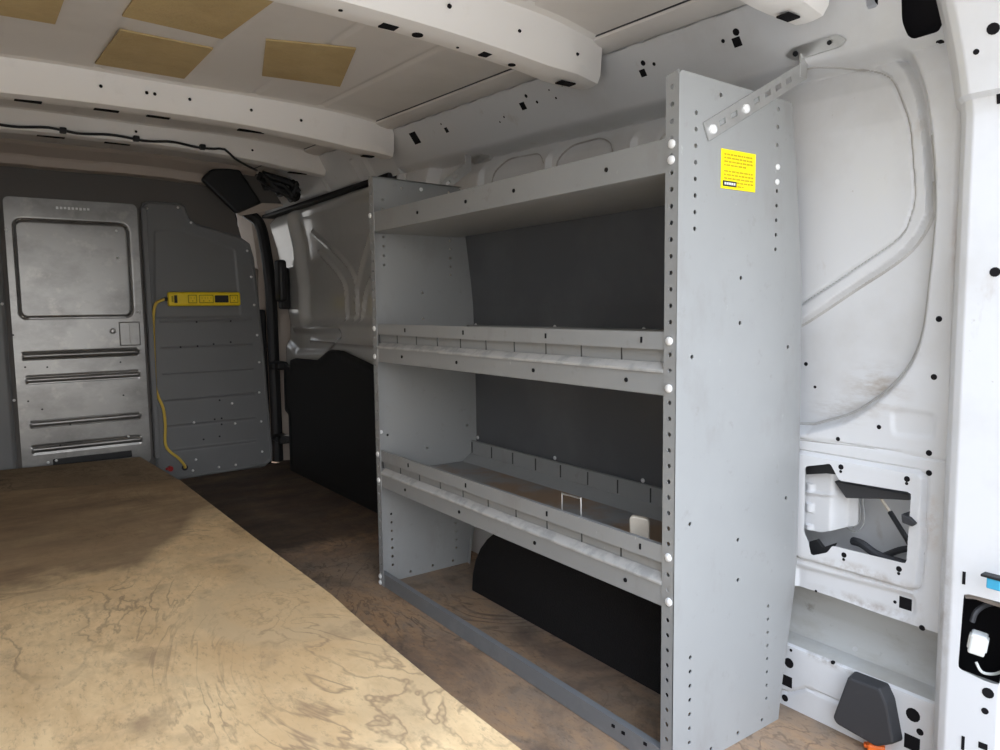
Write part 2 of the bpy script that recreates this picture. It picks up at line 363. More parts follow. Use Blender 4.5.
def wallX(Y, Z):
    zs = Z - railshift(Y) * np.clip((Z - 1.0) / .15, 0, 1)
    X = np.interp(zs, [-.05, .0, .125, .129, .133, .18, .238, .246, .56, .90, 1.12, 1.19, 1.234, 1.249, 1.352, 1.356, 1.366, 1.40],
                      [1.268, 1.268, 1.268, 1.271, 1.318, 1.345, 1.335, 1.275, 1.275, 1.258, 1.25, 1.258, 1.272, 1.243, 1.168, 1.178, 1.160, 1.13])
    # no deep sill channel ahead of the wheel arch
    k = np.clip((Y - .9) / .1, 0, 1); X = X * (1 - k * (Z < .26)) + 1.285 * k * (Z < .26)
    d, _, _ = sdf(Y, Z, OUT); so = step(d - .006, .011) * np.clip((1.243 - zs) / .012, 0, 1)
    X = X + so * (.040 + .004 * np.clip((Z - .6) / .5, 0, 1))
    dm, _, _ = sdf(Y, Z, MID)
    near = Y < .95
    X = X - near * so * (.016 * step(dm + .004, .004))
    dw, _, _ = sdf(Y, Z, WIN)
    X = X + near * (.004 * step(dw, .003) + .006 * bead(dw, .0045))
    for w in (WA, WB, WCc):
        dd, _, _ = sdf(Y, Z, w); X = X + .007 * step(dd, .005) * np.clip((1.236 - zs) / .01, 0, 1)
    # vertical ribs between the blanks
    for yy in (1.90, 1.575, 1.26):
        X = X - .020 * bead(Y - yy - .02 * (1.2 - Z), .016) * np.clip((1.215 - zs) / .03, 0, 1) * (Z > .8)
    dr, _, _ = sdf(Y, Z, RIM); X = X - .006 * step(dr, .004) + .004 * bead(dr - .004, .004)
    dl, _, _ = sdf(Y, Z, LOWR); X = X + .006 * step(dl, .005)
    ds, _, _ = sdf(Y, Z, SCOOP); X = X + .004 * step(ds, .005)
    X = X + .003 * bead(dline(Y, Z, YZ([(790, 438), (860, 446), (950, 462)], 1.275)), .004)
    # raised line on the rear sill and shallow steps
    X = X + .004 * bead(dline(Y, Z, YZ([(770, 688), (790, 692), (806, 688), (812, 690), (842, 703)], 1.27)), .004)
    X = X - .010 * bead(zs - 1.262, .01) * 0
    # D-pillar column turns in towards the rear frame
    X = X + .02 * np.clip((.535 - Y) / .03, 0, 1)
    return X, Y, Z
def YZw(pts):
    out = []
    for px, py in pts:
        X = 1.24
        for _ in range(8):
            p = on(px, py, 'X', X); X = float(wallX(np.array([p[1]]), np.array([p[2]]))[0][0])
        out.append((p[1], p[2]))
    return out
TOPH = rounded(YZw([(901, -14), (902, 22), (911, 40), (941, 31), (955, -2), (958, -20)]), .008)
SQ2 = YZw([(866, -14), (866, 10), (878, 7), (878, -14)])
ys = np.concatenate([np.arange(.470, .86, .003), np.arange(.86, 2.34, .009)]); zs_ = np.arange(-.004, 1.425, .0036)
w = MB(); 
m_top = [(y, 1.352 + .038 * (y - 1.3)) for y in ()]
sheet(w, ys, zs_, wallX, holes=[HOLE, TOPH, SQ2])
def plug(px, py, r, mb=w, sq=0, X=1.275, mi=1, el=1.0):
    """thin piece, dark by default, in place of an open hole in the panel"""
    for it in range(6):
        p = on(px, py, 'X', X); X = float(wallX(np.array([p[1]]), np.array([p[2]]))[0][0])
    e = 2e-3
    fx = lambda a, b: float(wallX(np.array([a]), np.array([b]))[0][0])
    n = Vector((-1, (fx(p[1] + e, p[2]) - fx(p[1] - e, p[2])) / (2 * e), (fx(p[1], p[2] + e) - fx(p[1], p[2] - e)) / (2 * e))).normalized()
    q = Vector((X, p[1], p[2])) - n * .0024
    if sq:
        a = Vector((0, 1, 0)); a = (a - n * a.dot(n)).normalized(); c = n.cross(a)
        P = [q + a * (i * r) + c * (j * r * el) for i, j in ((-1, -1), (1, -1), (1, 1), (-1, 1))]
        mb.add([x for x in P] + [x + n * .0028 for x in P], [(3, 2, 1, 0), (4, 5, 6, 7), (0, 1, 5, 4), (1, 2, 6, 5), (2, 3, 7, 6), (3, 0, 4, 7)], mi)
    else: mb.cyl(q, n, r, .0028, 12, mi)
for px, py, r in ((446, 130, .006), (523, 106, .006), (500, 122, .003), (562, 85, .004), (549, 90, .0025)): plug(px, py, r * .9)
for px, py, r in ((415, 138, .020), (446.5, 130, .008), (523, 106, .010), (643, 73, .008), (737, 42, .009)): plug(px, py, r, sq=1)
for px, py, r in ((526, 96, .005), (537, 102, .004), (556, 98, .003), (504, 117, .003), (441, 124, .003), (643, 63, .006), (654, 64, .004), (736, 32, .007), (723, 41, .004),
                  (940, 42, .006), (939, 319, .005), (934, 377, .005), (806, 364, .004), (815, 387, .003), (879, 427, .004), (838, 439, .004), (929, 453, .005), (929, 473, .005),
                  (925, 552, .004), (815, 563, .003), (816, 591, .0025), (895, 602, .003), (922, 628, .005), (808, 642, .003)): plug(px, py, r)
for px, py in ((841, 467), (907, 479), (844, 555), (899, 569)): plug(px, py, .005); plug(px - .3, py + 4.5, .0028)
for px, py, r in ((789, 663, .010), (913, 715, .012), (920, 732, .006), (785, 698, .007)): plug(px, py, r)
for px, py, r in ((787, 681, .011), (912, 743, .013)): plug(px, py, r, sq=1)
def seam(pts, r, mi=4):  # grey tubes follow the pressed creases and blank outlines
    P = [(float(wallX(np.array([a]), np.array([b]))[0][0]) + r * .45, a, b) for a, b in pts]
    w.tube(P, r, 6, mi)
seam([q for q in WIN if q[0] < .84], .0024)
seam([q for q in MID if q[0] < .86 and q[1] < 1.0], .0042)
seam(arc[16:] + [(.83, .561)], .0044)
for k_, wd_ in enumerate((WA, WB, WCc)): seam([q for q in wd_ if q[1] > 1.0][::1] if k_ > 5 else sorted([q for q in wd_ if q[1] > 1.05], key=lambda q: math.atan2(q[1] - 1.1, q[0] - (1.725, 1.44, 1.09)[k_]))[::-1], .0028)
seam(YZ([(797, 440), (860, 447), (948, 462)], 1.275), .0016)
plug(905.5, 603.5, .0105, sq=1)
plug(833, 662, .004); plug(855, 649, .005, X=1.31, mi=2)
WALL = w.build('wall_right', ['white', 'dark', 'silver', 'grime_shade', 'creaseline'], smooth=True)
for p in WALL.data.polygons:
    if p.material_index == 0 and p.center.x > 1.29 and p.center.z < .25 and p.center.y < .95: p.material_index = 3  # recess faces take the stained grey, which also carries their shade
tag(WALL, 'white pressed steel right side wall of the van', 'wall', kind='structure')
# outer skin behind the openings, and behind the roof rail
m = MB(); m.box(1.385, 1.40, .30, 4.6, -.3, 1.20)
m.strip([(1.392, 1.19), (1.37, 1.34), (1.29, 1.46), (1.0, 1.58)], lambda a, b, t: (a, t, b), (.36, 4.6))
o = m.build('outer_skin', 'white', WALL); o.location = (0, 0, 0)
m = MB(); P = [tuple(on(x, y, 'X', 1.262)[[1, 2]]) for x, y in ((880, -30), (880, 4), (899, 40), (943, 40), (966, -2), (972, -30))]
m.prism(P, lambda a, b: (1.292 - .62 * max(0, b - 1.22), a, b), lambda a, b: (1.297 - .62 * max(0, b - 1.22), a, b)); m.build('rail_dark_backing', 'dark', WALL)  # unseen dark sheet added behind the rail hole for its shade
m = MB(); m.box(1.175, 1.39, .452, .458, 1.19, 1.50); m.build('end_cap', 'white', WALL)  # unseen plate added to stop daylight leaking in behind the rail
# inner flange of the lamp opening: pressed box visible through the hole
m = MB()
A = YZ([(800, 470), (842, 482), (845, 530), (800, 540)], 1.30)
def inn(U, V): return 1.298 - .005 * bead(V - .437 + .12 * (U - .75), .006) - .005 * bead(U - .785, .012) * (np.sin(V * 160) > .2) + .03 * step(U - .733, .012), U, V
sheet(m, np.arange(.690, .84, .003), np.arange(.36, .52, .003), inn, outline=rounded(YZ([(786, 470), (838, 474), (851, 488), (850, 528), (822, 532), (786, 545)], 1.30), .006))
m.build('lamp_housing', 'white', WALL, smooth=True)

# things inside the opening
h = thing('wiring_loom', on(885, 540, 'X', 1.34), 'black and pale lamp wires inside the square wall opening', 'wiring')
def pth(pts, X): return [on(x, y, 'X', q) for (x, y), q in zip(pts, X if isinstance(X, (list, tuple)) else [X] * len(pts))]
m = MB(); m.tube(pth([(890, 512), (900, 528), (909, 543), (914, 556)], [1.33, 1.32, 1.315, 1.33]), .0045, 8, 0, 4); m.build('sleeve', 'black', h, smooth=True)
m = MB(); m.tube(pth([(878, 494), (884, 503), (890, 512)], 1.33), .0028, 8, 0, 4); o = m.build('bare_wire', 'cream', h, smooth=True)
m = MB(); m.tube(pth([(862, 495), (864, 520), (858, 531), (850, 530), (845, 525)], 1.345), .0014, 6, 0, 5); m.tube(pth([(858, 495), (860, 518), (853, 528)], 1.347), .0012, 6, 0, 5); m.build('thin_wire', 'grime_shade', h, smooth=True)
m = MB(); m.tube(pth([(853, 541), (862, 544), (880, 556), (912, 566)], [1.35, 1.345, 1.35, 1.36]), .008, 10, 0, 4); m.tube(pth([(884, 556), (900, 550), (915, 548)], 1.36), .006, 8, 0, 4); m.build('conduit', 'cover', h, smooth=True)
t = thing('lamp_seal', on(875, 488, 'X', 1.33), 'black foam strip hanging across the top of the square wall opening', 'seal')
m = MB(); P = YZ([(838, 480), (914, 493), (914, 499), (893, 498), (850, 497)], 1.31)
m.prism(P, lambda a, b: (1.295, a, b), lambda a, b: (1.325, a, b)); m.build('foam', 'cover', t, bevel=.002)
for Q in ([(807, 465), (832, 462), (838, 474), (828, 473), (808, 474)], [(811, 541), (818, 539), (824, 547), (836, 543), (830, 556), (811, 558)]):
    m = MB(); m.prism(YZ(Q, 1.29), lambda a, b: (1.284, a, b), lambda a, b: (1.294, a, b)); m.build('slot_shade', 'black', t)  # black pieces put into the opening's dark slots for their shade
t = thing('lamp_clip', on(912, 521, 'X', 1.27), 'small black clip on the right edge of the square opening', 'clip')
m = MB(); P = YZ([(903, 513), (912, 517), (918, 523), (914, 526), (904, 522)], 1.27); m.prism(P, lambda a, b: (1.262, a, b), lambda a, b: (1.30, a, b)); m.build('clip_body', 'cover', t, bevel=.002)

# ---- D-pillar at the rear opening
HP = rounded(YZ([(964, 593), (1010, 606), (1010, 690), (960, 668), (960, 662)], 1.195), .006)
def pil(U, V):
    """U runs along the section of the pillar, V is height"""
    x = np.interp(U, [0, .03, .045, .06, .13, .145, .30], [1.275, 1.220, 1.205, 1.200, 1.208, 1.222, 1.33])
    y = np.interp(U, [0, .03, .045, .06, .13, .145, .30], [.535, .510, .499, .487, .418, .408, .375])
    k = np.clip(V - 1.07, 0, 1); x = x - .30 * k - 1.3 * k * k
    up = V > 1.0915
    x = x - .009 * up
    x = x - .004 * bead(np.hypot(U - .1155, V - .985), .016) + .006 * bead(np.hypot(U - .122, V - 1.137), .022) * 0
    x = x + .005 * bead(V - .082, .006)
    return x, y, V
def pil_uv(px, py):
    p = on(px, py, 'X', 1.195)
    for _ in range(5):
        x = np.interp(p[1], [.418, .487], [1.208, 1.200]) - (.30 * max(0, p[2] - 1.07) + 1.3 * max(0, p[2] - 1.07) ** 2); p = on(px, py, 'X', x)
    return float(np.interp(p[1], [.418, .487], [.13, .06])), float(p[2])
hp = rounded([pil_uv(*q) for q in ((964, 593), (980, 597), (1006, 604), (1012, 690), (985, 681), (958, 668))], .006)
m = MB(); us = np.concatenate([np.arange(0, .16, .003), [.2, .25, .30]])
sheet(m, us, np.arange(-.02, 1.36, .006), pil, holes=[hp])
def pil_hole(px, py, r, mi=1, el=1, sq=False):  # thin dark piece in place of a hole in the pillar
    u, v = pil_uv(px, py); x, y, z = (float(q[0]) for q in pil(np.array([u]), np.array([v]))); k_ = max(0, v - 1.07); n = Vector((-1, -.115, -(.30 + 2.6 * k_) if k_ else 0)).normalized()
    if sq:
        q = Vector((x, y, z)); a = Vector((.115, -.993, 0)); c = n.cross(a); P = [q - n * .0024 + a * (i * r) + c * (j * r * el) for i, j in ((-1, -1), (1, -1), (1, 1), (-1, 1))]
        m.add(P + [k + n * .003 for k in P], [(3, 2, 1, 0), (4, 5, 6, 7), (0, 1, 5, 4), (1, 2, 6, 5), (2, 3, 7, 6), (3, 0, 4, 7)], mi)
    else: m.cyl(Vector((x, y, z)) - n * .0024, n, r, .003, 12, mi)
for a in ((995, 272, .007), (979, 53, .004), (996, 30, .008), (988, 693, .008), (985, 711, .005)): pil_hole(*a)
pil_hole(964, 578, .0022, el=4.5, sq=True); pil_hole(963, 743, .0022, el=5, sq=True); pil_hole(999, 95, .003, el=4, sq=True); pil_hole(983, 746, .006, sq=True, el=.8)
PILL = m.build('trim_1', ['white', 'dark'], smooth=True); tag(PILL, 'bright white rear door pillar of the van body', 'pillar', kind='structure')
m = MB(); m.box(1.275, 1.283, .40, .53, .2, .40); o = m.build('lamp_pocket', 'dark', PILL)
t = thing('tail_lamp_plug', on(977, 640, 'X', 1.22), 'white connector plug with wires in the rear pillar opening', 'connector')
c0 = on(978, 643, 'X', 1.215)
m = MB(); m.box(-.012, .012, -.011, .011, -.016, .016, .003); m.box(-.008, .008, -.013, .013, -.010, .012, .002); b = m.build('plug_body', 'conn', t, smooth=False)
b.matrix_parent_inverse = Matrix.Identity(4); b.rotation_euler = (.12, 0, .3); t.location = c0
m = MB(); m.tube(pth([(972, 622), (976, 612), (986, 605), (1000, 602)], [1.215, 1.22, 1.235, 1.25]), .004, 8, 0, 5); m.build('loom', 'cover', t, smooth=True)
m = MB(); m.tube(pth([(976, 662), (982, 672), (994, 674), (1006, 670)], [1.215, 1.215, 1.225, 1.24]), .0022, 8, 0, 5); m.build('wire', 'conn', t, smooth=True)
m = MB(); m.tube(pth([(966, 596), (976, 597), (988, 601), (1004, 606)], [1.24, 1.24, 1.235, 1.24]), .004, 8, 0, 5); o = m.build('red_loom', 'beige', t, smooth=True)
t = thing('pillar_clip', on(994, 583, 'X', 1.185), 'small blue clip above the rear pillar opening', 'clip')
p = on(994, 584, 'X', 1.176)
m = MB(); m.box(p[0] - .004, p[0] + .010, p[1] - .010, p[1] + .009, p[2] - .008, p[2] + .008, .002); m.build('clip_body', 'blue', t)
m = MB(); m.box(p[0] - .006, p[0] + .010, p[1] - .012, p[1] + .016, p[2] + .008, p[2] + .012, .001); m.build('clip_lip', 'black', t)

# black scuff cover and orange clip at the foot of the wall
t = thing('corner_cover', on(862, 715, 'X', 1.255), 'black tapered plastic cover fixed to the foot of the right wall', 'cover')
P = rounded(YZ([(848, 674), (882, 687), (889, 702), (897, 745), (878, 748), (836, 724), (832, 717)], 1.245), .005)
m = MB(); cx, cy = np.mean(P, 0)
m.prism(P, lambda a, b: (1.240, cx + (a - cx) * .94, cy + (b - cy) * .94), lambda a, b: (1.270, a, b)); m.build('cover_shell', 'cover', t, bevel=.004)
t = thing('orange_clip', on(876, 748, 'X', 1.20), 'orange plastic clip lying at the foot of the black corner cover', 'clip')
p = on(876, 747, 'Z', .008)
m = MB(); m.box(-.014, .012, -.014, .014, 0, .018, .004); m.box(-.006, .006, .010, .02, .004, .012, .003)
o = m.build('clip_body', 'orange', t); o.matrix_parent_inverse = Matrix.Identity(4); t.location = (p[0], p[1], 0.0); t.rotation_euler = (0, 0, .5)
# sill ledge: bright folded edge above the lower panel
m = MB(); A = YZ([(783, 647), (842, 668)], 1.285); 
m.tube([(1.28, A[0][0] + .1, A[0][1] + .012), (1.28, A[0][0], A[0][1]), (1.28, A[1][0], A[1][1])], .004, 6, 0, 3); m.build('sill_edge', 'grime_shade', WALL)

# ---- left wall (mirror of the right, seen only from other positions and in reflections)
m = MB()
def leftX(Y, Z):
    X = np.interp(Z - railshift(Y), [0, .56, .9, 1.12, 1.215, 1.338, 1.352, 1.40], [-.515, -.515, -.50, -.49, -.478, -.402, -.395, -.37])
    for y0 in (.75, 1.5, 2.3, 3.0):
        d, _, _ = sdf(Y, Z, rrect(y0, y0 + .58, .58, 1.14, .09)); X = X - .03 * step(d, .015)
    return X, Y, Z
sheet(m, np.arange(YR, 4.3, .02), np.arange(-.004, 1.47, .014), leftX)
LW = m.build('wall_left', 'white', smooth=True); tag(LW, 'white left side wall of the van', 'wall', kind='structure')

# ---- roof skin, bows and pads
m = MB()
def roof(U, V):
    z = roofz(U, V)
    for x0 in (.30, .50, .70, .90, -.14, .08):
        z = z + .004 * bead(U - x0, .012)
    z = z - .010 * step(1.085 - U, .006) * 0
    return U, V, z
sheet(m, np.concatenate([np.arange(-.40, 1.175, .006)]), np.arange(.36, 4.3, .03), roof)
CE = m.build('ceiling', 'roof', smooth=True); tag(CE, 'pale roof skin of the van', 'ceiling', kind='structure')
m = MB(); m.tube([(1.101, t, 1.370 + .038 * (t - 1.3)) for t in np.arange(.45, 4.3, .3)], .0035, 6, 1)
m.strip([(1.100, .012), (1.104, -.004), (1.120, -.010), (1.150, -.014), (1.168, -.012), (1.172, .0)], lambda a, b, t: (a, t, 1.366 + .038 * (t - 1.3) + b), np.arange(.4, 4.3, .1))
tag(m.build('trim_2', ['roof', 'cover'], smooth=True), 'channel where the roof meets the right roof rail', 'trim', kind='structure')

def bow(name, y, depth, xe, label, slots, wt=.062, wb=.034):
    m = MB()
    xs = np.linspace(XC - (xe - XC), xe, 44)
    prof = [(-wt - .022, .0), (-wt, -.004), (-wb - .012, -depth * .75), (-wb, -depth), (-wb * .3, -depth - .003), (wb * .3, -depth - .003), (wb, -depth), (wb + .012, -depth * .75), (wt, -.004), (wt + .022, 0)]
    def f(a, b, x):
        e = abs(x - XC) / (xe - XC); k = 1 - .25 * max(0, (e - .8) / .2); k *= 1 + (.4 if depth > .065 else .15) * max(0, 1 - abs(e - .90) / .09) ** .7 * (abs(a) < wb + .013)
        wob = 1 + .16 * math.sin(x * 9)
        up = abs(b) < .005
        return (x, y + a * k * (wob if abs(a) > wb + .013 else 1), float(roofz(x, y) if up else bowz(x, y)) - .002 + b * (1 - .12 * max(0, (e - .85) / .15)))
    m.strip(prof, f, xs)
    # closed ends
    for x in (xs[0], xs[-1]):
        m.add([f(a, b, x) for a, b in prof], [tuple(range(len(prof)))])
    for kind, x, dy, r in slots:
        z = float(bowz(x, y)) - .002 - depth - .0045
        if kind == 'c': m.cyl((x, y + dy, z), (0, 0, 1), r, .003, 12, 1)
        elif kind == 'f':                                        # on the rear flank
            zz = float(bowz(x, y)) - depth * .5; m.cyl((x, y - wb - .021, zz), (0, -.8, -.6), r, .004, 10, 1)
        else: m.box(x - r, x + r, y + dy - .011, y + dy + .011, z, z + .003, 0, 1)
    o = m.build(name, ['roofbow', 'dark'], smooth=True); tag(o, label, 'roof bow', kind='structure'); return o
YA, YBW, YCW = 1.235, 2.27, 2.91
bow('trim_3', YA, .068, 1.135, 'white roof bow nearest the rear doors', [('s', .65, .01, .016), ('c', .71, .01, .011), ('c', .55, -.005, .004), ('s', 1.07, .005, .020), ('s', .86, .005, .010), ('c', .93, .01, .008), ('c', .80, .012, .003), ('f', .74, 0, .004), ('f', .55, 0, .003), ('f', .90, 0, .003), ('f', 1.05, 0, .003)])
bow('trim_4', YBW, .078, 1.175, 'white roof bow in the middle of the roof', [('s', .15, .015, .03), ('s', .33, .015, .03), ('s', .46, .015, .03), ('s', .72, .015, .04), ('s', 1.10, .01, .02)] + [('f', x, 0, .004) for x in (.31, .42, .44, .53, .70, .85)])
bow('trim_5', YCW, .060, 1.20, 'white roof bow nearest the bulkhead', [('s', .25, .015, .04), ('s', .45, .015, .04), ('s', 1.10, .01, .04)] + [('f', x, 0, .004) for x in (.5, .9)])
bow('trim_6', .72, .062, 1.15, 'white rear roof header above the door opening', [('s', 1.10, .006, .016)], wt=.065, wb=.032)
# front header over the bulkhead
m = MB(); xs = np.linspace(-.35, 1.12, 30)
m.strip([(3.48, .0), (3.50, -.012), (3.585, -.040), (3.592, -.050), (3.603, -.078), (3.685, -.080)], lambda a, b, x: (x, a, float(roofz(x, a)) + b - .002 + (.003 if int((x + .35) / .28) % 2 else 0)), xs)
tag(m.build('trim_8', 'beige', smooth=False, solid=.002), 'beige roof header above the bulkhead', 'header', kind='structure')

def onroof(px, py):
    z = 1.42
    for _ in range(12):
        p = on(px, py, 'Z', z); z = float(roofz(p[0], p[1]))
    return p
PADS = [([(-30, -20), (70, -20), (55, 22), (-30, 8)], 'tan felt sound pad on the roof, cut off by the left of the photo'),
        ([(122, 14), (146, -22), (302, -22), (222, 37)], 'largest tan felt sound pad on the roof, above the tilted small pad'),
        ([(95, 62), (120, 28), (213, 47), (184, 77)], 'tan felt sound pad on the roof beside the middle roof bow'),
        ([(262, 74), (266, 38), (356, 47), (340, 85)], 'tan felt sound pad on the roof nearest the right wall'),
        ]
for q, lab in PADS:
    C = [onroof(*p) for p in q]; n = 8; v = []
    for k in (0, 1):
        for i in range(n + 1):
            for j in range(n + 1):
                a = C[0] + (C[3] - C[0]) * j / n; b = C[1] + (C[2] - C[1]) * j / n; p = a + (b - a) * i / n
                v.append((p[0], p[1], float(roofz(p[0], p[1])) - .001 - .004 * k))
    N1 = (n + 1) ** 2; f = []
    for i in range(n):
        for j in range(n):
            a = i * (n + 1) + j; c = (a, a + 1, a + n + 2, a + n + 1); f += [c, tuple(x + N1 for x in c[::-1])]
    for i in range(n):
        for (a, b) in ((i, i + 1), (n * (n + 1) + i, n * (n + 1) + i + 1), (i * (n + 1), (i + 1) * (n + 1)), (i * (n + 1) + n, (i + 1) * (n + 1) + n)): f.append((a, b, b + N1, a + N1))
    m = MB(); m.add(v, f); tag(m.build('sound_pad', 'pad'), lab, 'sound pad', 'felt pads glued to the roof')
# black wire along the front roof bow
m = MB(); P = []
for k, x in enumerate(np.linspace(-.2, .80, 26)):
    P.append((x, YCW - .052 + .003 * math.sin(k * 2.1), float(roofz(x, YCW)) - .055 + .004 * math.sin(k * 1.3)))
P += [(.84, YCW - .03, float(roofz(.84, YCW)) - .075), (.90, YCW + .02, float(roofz(.9, YCW)) - .085), (.97, YCW + .12, 1.36)]
t = thing('roof_cable', (.3, YCW, 1.36), 'black taped cable running along the front roof bow', 'cable')
m.tube(P, .0045, 7, 0, 2); m.build('cable_run', 'black', t, smooth=True)
for x in (.28, .50, .72):
    m = MB(); m.box(x - .010, x + .010, YCW - .064, YCW - .042, float(roofz(x, YCW)) - .064, float(roofz(x, YCW)) - .046, .003)
    m.build('cable_clip', 'black', t)

# ================================================================== BULKHEAD
B = thing('bulkhead', (XC, YB, 0), 'dark grey steel bulkhead partition with a central door', 'partition')
def BX(px, py): return tuple(on(px, py, 'Y', YB)[[0, 2]])
D0, D1, DZ0, DZ1 = .128, .630, .10, 1.278
win = rrect(.160, .587, .775, 1.186, .03)
slots_ = [(.615, .16, .60), (.512, .165, .598), (.322, .17, .592), (.212, .17, .592)]
def doorf(U, V):
    y = np.full(U.shape, YB - .012)
    d, _, _ = sdf(U, V, win); y = y + .006 * bead(d, .008) - .002 * step(d, .004)
    for z, a, b in slots_:
        q = np.maximum(np.abs(V - z) - .006, np.maximum(a - U, U - b)); y = y - .0045 * step(q, .006)
        y = y + .004 * bead(np.abs(V - z + .0) - .014, .004) * ((U > a) & (U < b))
    return U, y, V
do = rrect(D0, D1, DZ0, DZ1, .022)
m = MB(); sheet(m, np.arange(D0 - .004, D1 + .006, .004), np.arange(DZ0 - .004, DZ1 + .006, .004), doorf, outline=do)
for px, py in ((25, 367), (47, 367), (120, 362), (28, 401), (42, 409), (123, 395), (70, 424), (60, 445), (13, 335)):
    p = BX(px, py); m.cyl((p[0], YB - .0125, p[1]), (0, -1, 0), .004, .001, 8, 1)
DOOR = m.build('door', ['bulkdoor', 'black'], B, smooth=True); DOOR['label'] = 'worn bare metal door with a blanked window'
m = MB(); m.box(.24, .55, YB - .016, YB - .010, .135, .165, .003); m.build('kick_slot', 'black', DOOR)
m = MB(); p0 = BX(118, 322); p1 = BX(140, 345); m.box(p0[0], p1[0], YB - .026, YB - .012, p1[1], p0[1], .004); m.box(p0[0] + .04, p0[0] + .048, YB - .03, YB - .024, p1[1] + .01, p0[1] - .01, .001); m.build('latch', 'bulkdoor', DOOR)
m = MB(); p0 = BX(112, 331); m.cyl((p0[0], YB - .012, p0[1]), (0, -1, 0), .010, .02, 12); m.dome((p0[0], YB - .032, p0[1]), (0, -1, 0), .012, .006, 12); m.build('knob', 'silver', DOOR, smooth=True)
# embossed mark on the door head (illegible in the photograph): small worn bars
m = MB(); a = BX(57, 208); b = BX(88, 210)
for k in range(9): x = a[0] + (b[0] - a[0]) * k / 8; m.box(x - .005, x + .004, YB - .0138, YB - .012, a[1] - .006 + .001 * (k % 3), a[1] + .005)
m.build('maker_mark', 'silver', DOOR)
# side panels
RP = smooth_open([BX(*q) for q in ((143, 470), (142, 330), (139.5, 210))], 3) + [BX(142, 203), BX(146, 201), BX(178, 203), BX(184, 206), BX(189, 219), BX(196, 224)] + [BX(*q) for q in ((238, 236), (249, 244), (253, 258), (258, 300), (264, 360), (270, 430), (272, 452), (271, 460), (264, 466), (230, 471), (150, 484))]
RP[0] = (.648, .035); RP = [(max(x, .645), z) for x, z in RP]
ribz = [BX(*q)[1] for q in ((200, 319), (200, 345), (200, 371), (200, 397), (200, 422), (200, 446))]
pan = rounded([BX(*q) for q in ((155, 318), (154, 231), (180, 230), (234, 250), (240, 316))], .012)
def sidef(U, V):
    y = np.full(U.shape, YB - .010)
    d, _, _ = sdf(U, V, RP); y = y + .006 * bead(d + .012, .012) * 0 - .010 * step(-(d + .010) , .008) * 0
    y = y - .008 * step(np.abs(d + .006) - .004, .004)                      # raised hem
    d, _, _ = sdf(U, V, pan); y = y + .004 * step(d, .004)
    for k, z in enumerate(ribz):
        q = np.maximum(np.abs(V - z + .01 * (U - .85) * 0) - .001, np.maximum(.70 - U, U - 1.12)); y = y - .005 * step(q, .005) + .002 * bead(np.abs(V - z + .010), .006) * ((U > .70) & (U < 1.12))
    return U, y, V
m = MB(); sheet(m, np.arange(.636, 1.20, .004), np.arange(.0, 1.32, .004), sidef, outline=RP)
for px, py in ((219, 400), (221, 418), (221, 424), (214, 419), (219, 436), (203, 439), (196, 322), (230, 321), (180, 347), (197, 346), (213, 344), (230, 342)):
    p = BX(px, py); m.cyl((p[0], YB - .0108, p[1]), (0, -1, 0), .0045, .0015, 8, 1)
SP = m.build('side_panel', ['bulk', 'black'], B, smooth=True); SP['label'] = 'ribbed right side panel'
m = MB(); lo = rrect(-.46, .112, .03, 1.29, .02)
def leftf(U, V):
    y = np.full(U.shape, YB - .010); d, _, _ = sdf(U, V, lo); y = y - .006 * step(np.abs(d + .006) - .004, .004)
    for z in ribz: y = y - .005 * step(np.maximum(np.abs(V - z) - .001, np.maximum(-.40 - U, U - .05)), .005)
    return U, y, V
sheet(m, np.arange(-.468, .12, .005), np.arange(.02, 1.30, .005), leftf, outline=lo); m.build('side_panel', 'bulk', B, smooth=True)
# carrier sheet behind, up to the roof, with the sloping right shoulder
m = MB(); P = [(-.49, .0), (-.49, 1.30), (-.35, 1.38)] + [(x, float(roofz(x, YB)) - .002) for x in (-.2, 0, .2, .4, .6, .8, .9)] + [BX(222, 183), BX(234, 212), BX(241, 236), (1.12, 1.05), (1.15, .80), (1.165, .3), (1.155, .05), (1.15, 0)]
plate(m, P, [], .004, lambda a, b, c: (a, YB + .004 + c, b)); m.build('carrier_sheet', 'bulktop', B)
# bright edge strip left of the side panel with the cord passing behind it
m = MB(); a, b = BX(143, 214), BX(155, 458); m.box(.641, .664, YB - .046, YB - .039, .12, 1.262, .002); m.box(.641, .645, YB - .046, YB - .008, .12, 1.262); m.build('edge_strip', 'bulk', B)
# screws
sb = MB(); sb.dome((0, 0, 0), (0, -1, 0), .0062, .004, 8); first = None
for px, py in ((146, 209), (177, 208), (190, 223), (246, 251), (250, 277), (253, 305), (256, 335), (258, 362), (258, 392), (260, 421), (261, 451), (231, 403), (193, 422), (234, 423), (195, 459), (192, 471), (218, 468), (235, 473)):
    p = BX(px, py)
    if p[1] < .03: p = (p[0], .035)
    if first is None: first = o = sb.build('screw', 'bolt', B, smooth=True); o.matrix_parent_inverse = Matrix.Identity(4)
    else: o = first.copy(); COL.objects.link(o)
    o.location = (p[0] - XC, -.0185, p[1])
for px, py in ((6, 230), (2, 304), (14, 400), (116, 231), (117, 258), (122, 325), (121, 343), (128, 436), (56, 460), (138, 312), (48, 462)):
    p = BX(px, py); o = first.copy(); COL.objects.link(o); o.location = (p[0] - XC, -.0145, max(p[1], .11))
t = thing('red_cap', (BX(168, 468)[0], YB - .02, .105), 'small red cap on the bulkhead beside the yellow cable end', 'cap')
p = BX(169, 467.5); m = MB(); m.cyl((p[0], YB - .02, p[1]), (0, -1, 0), .012, .02, 12); m.box(p[0] - .02, p[0] - .006, YB - .034, YB - .02, p[1] - .005, p[1] + .006, .002); m.build('cap_body', 'red', t)

